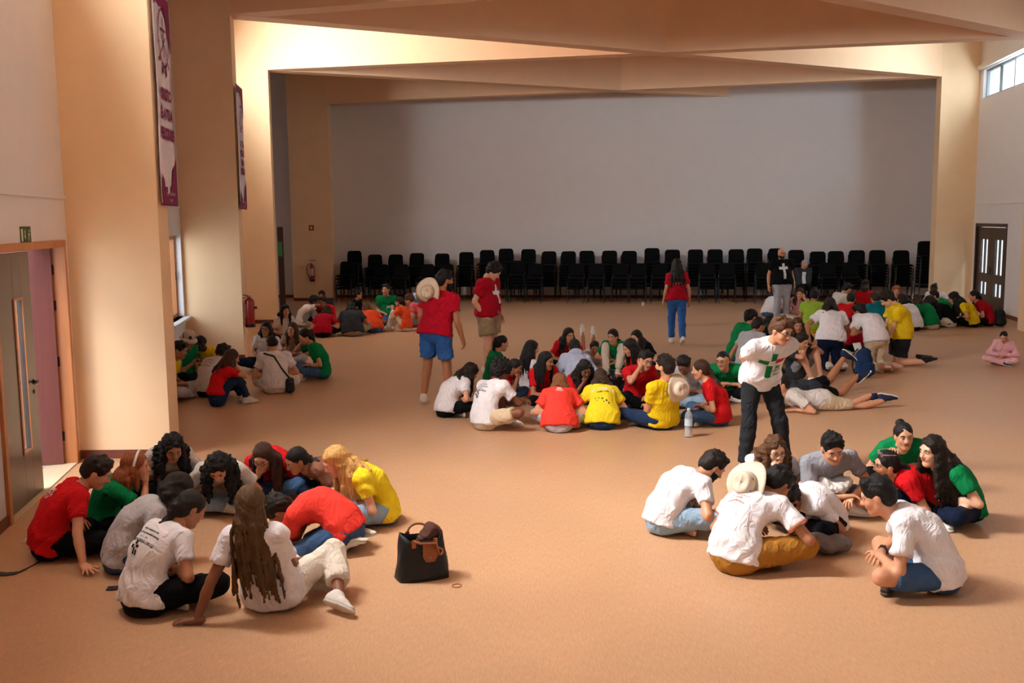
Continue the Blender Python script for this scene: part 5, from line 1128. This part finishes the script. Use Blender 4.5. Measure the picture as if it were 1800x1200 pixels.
P('boy in green tee with white print sitting cross legged facing the camera', (681, 566), 178, 'cross', (678, 509), 2, s=1.08, f=False, skin='fair', hair=('short', 'dark'), top=('green', 'short'), low=('bdenim', 'long'), arms=('floor', 'lap'), look=(15, 2), det=1, prints=((text_print([('JMJ', 1)], .08, 1), 'white', 'front', .05, -.06),))
P('girl in orange tee and cream trousers with hair pinned up, back left group', (708, 582), -70, 'up', (702, 532), 12, s=1.0, skin='fair', hair=('ponylow', 'dark', .5), top=('orange', 'short'), low=('cream', 'long'), arms=('knee', 'knee'), look=(0, 10), det=1)
P('boy in coral tee with curly brown hair just left of the standing man', (738, 574), -75, 'cross', (720, 527), 18, s=1.02, f=False, skin='fair', hair=('curlytop', 'mid'), top=('rose', 'short'), low=('grey', 'long'), arms=('lap', 'lap'), look=(0, 20), det=1)
P('boy with dark curly hair behind the coral tee', (742, 560), 200, 'cross', (738, 506), 5, s=1.05, f=False, skin='brown', hair=('short', 'black'), top=('skyhood', 'short'), low=('black', 'long'), arms=('lap', 'lap'), look=(10, 10), det=0)
P('person in teal top and grey cap half hidden by the standing man', (745, 566), 220, 'cross', (737, 520), 12, s=1.0, f=False, skin='tan', hair=('buzz', 'grey'), top=('teal', 'short'), low=('grey', 'long'), arms=('lap', 'lap'), look=(0, 20), det=0)

# ------------------------------------------------------------------ right hand crowd
P('girl in green tee with dark ponytail at the left edge of the right crowd', (1293, 635), 62, 'cross', (1322, 556), 40, s=1.05, skin='fair', hair=('pony', 'black', .5), top=('green', 'short'), low=('denim', 'long'), arms=('lap', 'lap'), look=(0, 20), det=1)
P('boy in pale grey tee beside the green tee at the left of the right crowd', (1315, 648), 50, 'cross', (1334, 573), 25, s=1.04, f=False, skin='tan', hair=('short', 'black'), top=('lgrey', 'short'), low=('denim', 'long'), arms=('floor', 'floor'), look=(20, 20), det=1)
P('dark haired person hidden behind the standing boy with the cross print', (1360, 632), 60, 'cross', (1352, 570), 10, s=1.0, skin='tan', hair=('lob', 'black'), top=('black', 'short'), low=('black', 'long'), arms=('lap', 'lap'), look=(10, 10), det=0)
P('person in white tee and jeans sitting behind the bald man', (1356, 556), 60, 'cross', (1368, 517), 25, s=1.0, skin='fair', hair=('short', 'dark'), top=('white', 'short'), low=('denim', 'long'), arms=('lap', 'lap'), look=(0, 10), det=0)
P('girl in pink printed top beside the lime tee, hand raised to her face', (1402, 566), 200, 'cross', (1406, 516), 5, s=1.05, skin='fair', hair=('long', 'brown', .8), top=('pink', 'short'), low=('cream', 'long'), arms=('cheek', 'lap'), look=(0, 10), det=1)
P('boy in lime green tee, back to the camera', (1424, 584), 12, 'cross', (1432, 520), 12, s=1.08, f=False, skin='tan', hair=('short', 'black'), top=('lime', 'short', .024), low=('yellow', 'short'), arms=('lap', 'lap'), look=(20, 15), det=1)
P('person with brown curls in dark clothes below the lime tee', (1402, 632), 185, 'cross', (1402, 572), 12, s=1.0, skin='fair', hair=('longcurly', 'mid', .9), top=('black', 'short'), low=('green', 'long'), arms=('lap', 'lap'), look=(0, 12), det=1)
P('person in grey shorts and white shoes crouching behind the leaning boy', (1412, 668), 150, 'up', (1405, 604), 18, s=1.0, f=False, skin='fair', hair=('short', 'dark'), top=('dgrey', 'short'), low=('grey', 'short'), arms=('knee', 'knee'), look=(0, 20), det=1)
P('kneeling girl in white tee and navy jeans with long dark hair, seen from behind', (1453, 648), 4, 'kneel', (1459, 538), 12, s=1.06, skin='tan', hair=('longwavy', 'dark', .8), top=('white', 'short', .026), low=('navy', 'long'), arms=((-.30, .12, .45), 'lap'), look=(0, 25), det=1, w=1.15)
P('person in pale tee bending forward with dark hair behind the kneeling girl', (1462, 562), 70, 'cross', (1490, 507), 45, s=1.05, f=False, skin='fair', hair=('short', 'black'), top=('offwhite', 'short'), low=('black', 'long'), arms=('lap', 'lap'), look=(0, 30), det=0)
P('boy in red tee with dark hair facing away beside the kneeling girl', (1485, 585), 20, 'cross', (1496, 526), 20, s=1.04, f=False, skin='fair', hair=('short', 'black'), top=('red', 'short'), low=('black', 'long'), arms=('lap', 'lap'), look=(0, 20), det=1)
P('dark skinned person in red tee facing the camera in the right crowd', (1520, 560), 178, 'cross', (1521, 502), 5, s=1.08, f=False, skin='dark', hair=('short', 'black'), top=('red', 'short', .024), low=('black', 'long'), arms=('lap', 'lap'), look=(5, 8), det=1)
P('person in red sweatshirt crouched between the two kneeling white tees', (1490, 628), 10, 'sitheel', (1497, 572), 35, s=1.02, skin='fair', hair=('ponylow', 'black', .4), top=('crimson', 'long', .026), low=('black', 'long'), arms=('lap', 'lap'), look=(0, 35), det=1)
P('kneeling boy in white tee and beige trousers beside the blue backpack', (1535, 650), -14, 'kneel', (1511, 548), 18, s=1.04, f=False, skin='tan', hair=('short', 'black'), top=('white', 'short', .026), low=('beige', 'long'), arms=('lap', 'lap'), look=(-25, 28), det=1, shoe='tan')
P('person in teal hooded sweatshirt with yellow lettering, back to the camera', (1541, 590), -5, 'cross', (1538, 524), 12, s=1.06, skin='tan', hair=('short', 'brown'), top=('teal', 'long', .028, 'hoodie'), low=('black', 'long'), arms=('lap', 'lap'), look=(0, 20), det=1)
P('kneeling boy in yellow tee and dark shorts with curly hair looking down', (1580, 642), -88, 'kneel', (1559, 526), 10, s=1.06, f=False, skin='pale', hair=('curlytop', 'dark'), top=('yellow', 'short', .035), low=('charcoal', 'short', .03), arms=('phone', 'phone'), look=(0, 38), det=1, w=1.15, shoe='black')
P('person with reddish hair and pale face behind the kneeling yellow tee', (1584, 572), 200, 'cross', (1576, 512), 5, s=1.05, skin='fair', hair=('long', 'ginger', .6), top=('black', 'short'), low=('black', 'long'), arms=('lap', 'lap'), look=(0, 10), det=0)
P('girl in white tee with dark hair to the right of the kneeling yellow tee', (1600, 580), -45, 'cross', (1586, 528), 25, s=1.04, skin='fair', hair=('lob', 'black'), top=('white', 'short', .022), low=('black', 'long'), arms=('lap', 'lap'), look=(0, 20), det=1)
P('girl in green tee with long brown hair and a pale headband, far right group', (1634, 578), -32, 'cross', (1611, 528), 35, s=1.04, skin='fair', hair=('long', 'brown', .9), top=('green', 'short'), low=('beige', 'long'), arms=('lap', 'lap'), look=(0, 25), det=1, extra=(headband('#d8cbb8'),))
P('girl in dark top and beige trousers leaning in, far right group', (1662, 574), -60, 'cross', (1634, 530), 45, s=1.04, skin='fair', hair=('lob', 'dark'), top=('black', 'long'), low=('cream', 'long', .02), arms=('lap', 'lap'), look=(0, 25), det=1)
P('dark skinned person with a topknot against the far right pier', (1650, 548), 215, 'cross', (1641, 508), 5, s=1.0, f=False, skin='dark', hair=('bun', 'black'), top=('white', 'short'), low=('black', 'long'), arms=('lap', 'lap'), look=(15, 10), det=0)
P('person in green tee with white print leaning left at the far right pier', (1662, 562), -80, 'cross', (1642, 520), 30, s=1.0, f=False, skin='fair', hair=('short', 'dark'), top=('green', 'short'), low=('black', 'long'), arms=('lap', 'lap'), look=(0, 15), det=0)
P('girl in yellow tee and black trousers with long dark hair, far right group', (1706, 574), -78, 'side', (1676, 524), 38, s=1.06, skin='fair', hair=('longwavy', 'black', 1.0), top=('yellow', 'short'), low=('black', 'long', .02), arms=('lap', 'floor'), look=(0, 25), det=1, legs={'L': ((.30, -.05, .06), (-.6, 1, .1), (.2, -1, 0)), 'R': ((.36, -.30, .06), (.6, .8, .1), (.1, -1, 0))})
P('girl in dark red tee in front of the right door', (1730, 572), -72, 'cross', (1712, 521), 18, s=1.06, skin='fair', hair=('ponylow', 'black', .5), top=('crimson', 'short'), low=('black', 'long'), arms=('lap', 'knee'), look=(0, 8), det=1)
P('small child in pink top and pale trousers sitting alone at the right edge', (1762, 640), 215, 'cross', (1764, 592), 18, s=.72, skin='fair', hair=('ponylow', 'black', .4), top=('pink', 'long', .02), low=('pink', 'long', .014), arms=('lap', 'lap'), look=(0, 30), det=1, shoe='navy')
P('child in pale clothes sitting just behind the small pink child', (1784, 636), 150, 'cross', (1782, 596), 20, s=.66, skin='fair', hair=('short', 'dark'), top=('offwhite', 'long', .02), low=('lgrey', 'long', .014), arms=('lap', 'lap'), look=(0, 25), det=0, shoe='navy') if False else None

# ------------------------------------------------------------------ things lying about
M_BAG = mat('black_nylon', '#101214', .55, .4, .1, 40, .2); M_LEA = mat('brown_leather', '#8a4a22', .45, .5, .1, 30, .2); M_SCARF = mat('brown_cloth', '#5a3c34', .9, .1, .1, 20, .4)
M_PAPER = mat('white_paper', '#dcdad6', .8, .2); M_PHONE = mat('black_phone', '#0b0b0d', .15, .6); M_SCREEN = mat('phone_screen', '#1d2a36', .1, .7)
# black folding tote with tan leather flap and handles
c = ground(742, 1012); t = empty('tote_bag', (c[0], c[1], 0), rad(18), 'black nylon tote bag with brown leather flap and handles on the open floor', 'bag')
NX, NZ = 44, 9; v = []; f = []
for j in range(NZ):
    z = .30 * j / (NZ - 1); k = j / (NZ - 1); hw_, hd_ = .185 - .040 * k, .115 - .020 * k
    for i in range(NX):
        a = 2 * math.pi * i / NX; ca, sa = math.cos(a), math.sin(a); e = .55
        x = hw_ * math.copysign(abs(ca) ** e, ca); y = hd_ * math.copysign(abs(sa) ** e, sa); wob = 1 + .035 * math.sin(3 * a + 6 * k) * k + .02 * math.sin(7 * a - 9 * k)
        v.append((x * wob, y * wob, z + (.022 * math.cos(2 * a) * k)))
f = [(j * NX + i, j * NX + (i + 1) % NX, (j + 1) * NX + (i + 1) % NX, (j + 1) * NX + i) for j in range(NZ - 1) for i in range(NX)] + [tuple(range(NX - 1, -1, -1))]
b = MB(); b.add(v, f); o = b.build('bag_body', M_BAG, t, smooth=True); m = o.modifiers.new('s', 'SOLIDIFY'); m.thickness = .004; m.offset = -1
b = MB(); v = []; K = [(-.045, .27), (.055, .27), (.055, .17), (.035, .135), (-.025, .135), (-.045, .17)]
b.add([(x + .03, -.110, z) for x, z in K] + [(x + .03, -.117, z) for x, z in K], [tuple(range(6)), tuple(range(11, 5, -1))] + [(i, i + 6, (i + 1) % 6 + 6, (i + 1) % 6) for i in range(6)]); b.build('leather_flap', M_LEA, t)
b = MB(); b.lathe([(.007, 0), (.007, .003), (0, .004)], 10, T=Matrix.Translation((.035, -.117, .165)) @ Matrix.Rotation(math.pi / 2, 4, 'X')); b.build('snap_button', M_ALU, t)
for s_, fall in ((-1, 1), (1, 0)):
    y = s_ * .100; pts = []
    for k in range(13):
        a = math.pi * k / 12
        if fall: pts.append((-.075 * math.cos(a) + .03 * math.sin(a) + (.06 if 3 < k < 10 else 0) * math.sin(a), y - .05 * math.sin(a), .290 - .10 * math.sin(a) * (1 if k > 5 else .2)))
        else: pts.append((-.075 * math.cos(a), y - .01 + .03 * math.sin(a), .290 + .05 * math.sin(a)))
    b = MB(); b.tube(pts, .0085, 8); b.build('handle', M_LEA, t, smooth=True)
    for sx_ in (-1, 1):
        b = MB(); b.box(sx_ * .075 - .014, sx_ * .075 + .014, y - .008 if s_ < 0 else y, y if s_ < 0 else y + .008, .24, .295); b.build('handle_tab', M_LEA, t)
Bs = Blob().cone((.03, 0, .26), (.10, .01, .31), .045, .04, .04).cone((.10, .01, .31), (.06, .03, .345), .04, .028, .03).cone((-.01, .01, .25), (.04, .02, .28), .035, .04, .03)
v, q = Bs.mesh(.009); v = v + vnormals(v, q) * fold(v, .010, 3.0, 5)[:, None]; o = mesh_obj('rolled_jumper', v, q, None, [M_SCARF]); o.matrix_world = Matrix.Translation((c[0], c[1], 0)) @ Matrix.Rotation(rad(18), 4, 'Z'); tag(o, 'brown jumper bundled into the top of the black tote bag', 'jumper')
# hair tie, strap, phone on the floor
c = ground(803, 1030); b = MB(); b.tube([(c[0] + .032 * math.cos(k * math.pi / 8), c[1] + .032 * math.sin(k * math.pi / 8), .004) for k in range(16)], .003, 6, closed=True); tag(b.build('hair_tie', M_LEA), 'thin brown hair tie ring on the floor right of the tote bag', 'hair tie')
pts = [ground(x, y) for x, y in ((-14, 1008), (10, 1010), (30, 1008), (48, 1000), (62, 992), (78, 984))]; b = MB()
vv = []; 
for p in pts: vv += [(p[0], p[1] - .03, .004), (p[0], p[1] + .03, .004), (p[0], p[1] + .03, .008), (p[0], p[1] - .03, .008)]
b.add(vv, [(4 * i + k, 4 * i + 4 + k, 4 * i + 4 + (k + 1) % 4, 4 * i + (k + 1) % 4) for i in range(len(pts) - 1) for k in range(4)] + [(0, 1, 2, 3), (23, 22, 21, 20)]); tag(b.build('webbing_strap', M_BAG), 'flat black strap lying on the floor at the left edge', 'strap')
def phone(loc, R, label, k=1.0):
    t = empty('phone', (0, 0, 0)); t.matrix_world = Matrix.Translation(loc) @ R; tag(t, label, 'phone')
    b = MB(); b.box(-.036 * k, .036 * k, -.074 * k, .074 * k, 0, .008); b.build('phone_body', M_PHONE, t, bevel=.003); b = MB(); b.box(-.033 * k, .033 * k, -.070 * k, .070 * k, .008, .0086); b.build('phone_screen', M_SCREEN, t)
c = ground(208, 1034); phone((c[0], c[1], .001), Matrix.Rotation(rad(-80), 4, 'Z'), 'black phone lying on the floor behind the white printed tee')
# water bottle
M_PET = bpy.data.materials.new('clear_plastic'); M_PET.use_nodes = True; _b = M_PET.node_tree.nodes['Principled BSDF']; _b.inputs['Base Color'].default_value = (.86, .92, .97, 1); _b.inputs['Roughness'].default_value = .12; _b.inputs['Transmission Weight'].default_value = .75; _b.inputs['IOR'].default_value = 1.15
c = ground(1210, 768); t = empty('water_bottle', (c[0], c[1], 0), 0, 'clear plastic water bottle with white cap standing on the floor by the yellow tee', 'bottle')
R0 = .044; prof = [(R0 * .8, .0), (R0, .012)]
for k in range(6): prof += [(R0, .02 + k * .016), (R0 * .93, .028 + k * .016)]
prof += [(R0, .125), (R0, .215), (R0 * .93, .222), (R0 * .98, .235), (R0 * .75, .275), (.017, .300), (.014, .312)]
b = MB(); b.lathe(prof, 24); b.build('bottle_body', M_PET, t, smooth=True)
b = MB(); b.lathe([(R0 + .001, .135), (R0 + .001, .205)], 24); b.build('bottle_label', mat('pale_blue_label', '#b8c6d8', .5, .3), t)
b = MB(); b.lathe([(.017, .308), (.017, .330), (0, .331)], 14); b.build('bottle_cap', M_WHITE, t)
# papers
def paper(px, z, rz, label, w=.21, h=.29, tilt=0):
    c = ground(*px, z) if not isinstance(px, Vector) else px; n = 6; v = []; 
    for i in range(n + 1):
        for j in range(n + 1): v.append(((i / n - .5) * w, (j / n - .5) * h, .010 * math.sin(i * 1.1) * math.sin(j * .9)))
    b = MB(); b.add(v, [(i * (n + 1) + j, (i + 1) * (n + 1) + j, (i + 1) * (n + 1) + j + 1, i * (n + 1) + j + 1) for i in range(n) for j in range(n)]); o = b.build('paper_sheet', M_PAPER, smooth=True)
    o.matrix_world = Matrix.Translation((c[0], c[1], z + .012)) @ Matrix.Rotation(rz, 4, 'Z') @ Matrix.Rotation(tilt, 4, 'X'); m = o.modifiers.new('s', 'SOLIDIFY'); m.thickness = .0015; tag(o, label, 'paper'); return o
paper((1428, 942), .0, .5, 'white paper sheet on the floor in front of the grey tee boy'); paper((1182, 736), .0, .9, 'white paper sheet on the floor left of the water bottle', .15, .21)
# crumpled things in the right circle: white bundle in the lap, grey bag on the floor
def bundle(name, px, z, r, m, label, cat, seed, sq=.6, amp=.014):
    c = ground(*px, z); B = Blob(); rn = random.Random(seed)
    for k in range(7): a = rn.uniform(0, 6.28); B.ell((r * .55 * math.cos(a), r * .4 * math.sin(a), r * sq * rn.uniform(.6, 1.0)), V3(1, .8, sq * .85) * r * rn.uniform(.5, .7), .03)
    v, q = B.mesh(.011, zmin=.0); v = v + vnormals(v, q) * fold(v, amp, 2.6, seed)[:, None]; v[:, 2] = np.maximum(v[:, 2], 0); o = mesh_obj(name, v, q, None, [m]); o.location = (c[0], c[1], z + .002); tag(o, label, cat); return o
bundle('folded_jacket', (1462, 868), .19, .15, cloth_m('offwhite'), 'crumpled white jacket bundled in the lap of the grey tee boy', 'jacket', 3)
bundle('fabric_bag', (1454, 972), .0, .155, mat('taupe_canvas', '#6e625e', .9, .1, .06, 20, .3), 'grey brown fabric bag slumped on the floor in the front right circle', 'bag', 8, .62, .008)
# backpacks in the crowd
def backpack(px, rz, label, m, k=1.0):
    c = ground(*px); t = empty('backpack', (c[0], c[1], 0), rz, label, 'backpack')
    B = Blob(); B.flat((0, 0, .10 * k), (0, .02, .36 * k), (1, 0, 0), (.16 * k, .10 * k), (.12 * k, .07 * k), .03); v, q = B.mesh(.018, zmin=.0); v = v + vnormals(v, q) * fold(v, .008, 2, 4)[:, None]; v[:, 2] = np.maximum(v[:, 2], 0); mesh_obj('main_compartment', v, q, None, [m], t)
    B = Blob(); B.flat((0, -.10 * k, .09 * k), (0, -.09 * k, .20 * k), (1, 0, 0), (.11 * k, .045 * k), (.10 * k, .04 * k), .03); v, q = B.mesh(.018, zmin=.002); mesh_obj('front_pocket', v, q, None, [m], t)
    for s_ in (-1, 1): b = MB(); b.tube([(s_ * .06 * k, .08 * k, .42 * k), (s_ * .09 * k, .15 * k, .33 * k), (s_ * .10 * k, .14 * k, .15 * k), (s_ * .10 * k, .09 * k, .06 * k)], .012, 6); b.build('shoulder_strap', M_BAG, t, smooth=True)
    b = MB(); b.tube([(-.03 * k, .04, .43 * k), (0, .05, .47 * k), (.03 * k, .04, .43 * k)], .008, 6); b.build('top_loop', M_BAG, t)
backpack((1519, 664), rad(20), 'dark blue backpack beside the kneeling boy in white tee', mat('navy_canvas', '#1d3358', .85, .15, .08, 20, .3), 1.05)
backpack((1757, 574), rad(-15), 'black backpack on the floor beside the right door', M_BAG, .9)
c = ground(1508, 655); paper(Vector((c[0], c[1], 0)), .36, .4, 'white folded sheet sticking out of the blue backpack', .16, .22, rad(62))
c = ground(1130, 537); t = empty('paper_cup', (c[0], c[1], 0), 0, 'small white paper cup on the floor before the chair stacks', 'cup'); b = MB(); b.lathe([(.028, 0), (.036, .09), (.038, .092), (.033, .09), (.026, .004), (0, .004)], 16); b.build('cup_body', M_PAPER, t); b = MB(); b.tube([(.0375 * math.cos(k * math.pi / 8), .0375 * math.sin(k * math.pi / 8), .092) for k in range(16)], .002, 5, closed=True); b.build('cup_rim', M_PAPER, t)
c = ground(595, 592); 
# crossbody pouch of the boy in white with the strap over his back
J = JS['strap']; w2 = J['W2']; s = J['s']; a0 = w2(J['SH'][0] + J['up'] * .055 * s + J['sx'] * .03); mid = w2(J['C'] - J['fr'] * .150 * s); lo = w2(J['P0'] + V3(.20, -.10, .10) * s); mm = w2(J['Wp'] - J['fr'] * .150 * s + J['sx'] * .09 * s); m0 = w2(J['SH'][0] + J['up'] * .01 - J['fr'] * .085 * s + J['sx'] * .035)
t = empty('crossbody_bag', (lo[0], lo[1], 0), 0, 'small black crossbody pouch behind the boy in white tee, left middle group', 'bag'); rel = lambda p: tuple(np.array(p) - V3(lo[0], lo[1], 0))
b = MB(); b.tube([rel(a0), rel(m0), rel(mid), rel(mm), rel(lo)], .013, 6); b.build('strap', M_BAG, t, smooth=True)
Bq = Blob().flat((0, 0, .055), (0, 0, .20), (.5, .8, 0), (.085, .045), (.075, .035), .02); v, q = Bq.mesh(.012, zmin=.0); mesh_obj('pouch', v, q, None, [M_BAG], t)
b = MB(); b.tube([(-.05, -.045, .17), (.0, -.05, .17), (.05, -.03, .17)], .003, 5); b.build('zip', M_ALU, t)
# phones held in hands
for key, i, lab in (('ph1', 1, 'phone held up by the girl in red in the middle circle'), ('ph2', 1, 'phone held by the person in the pale bucket hat')):
    J = JS[key]; p = J['W2'](J['HD'][i] + nrm(J['HD'][i] - J['EL'][i]) * .085 * J['s']); phone(tuple(p + V3(0, 0, .02)), Matrix.Rotation(rad(30), 4, 'Z') @ Matrix.Rotation(rad(55), 4, 'X'), lab)
J = JS['old']; p = J['W2'](V3(0, .31, .40)); o = paper(Vector((p[0], p[1], 0)), p[2], 0, 'white booklet in the hands of the seated grey haired man', .16, .20, rad(35))
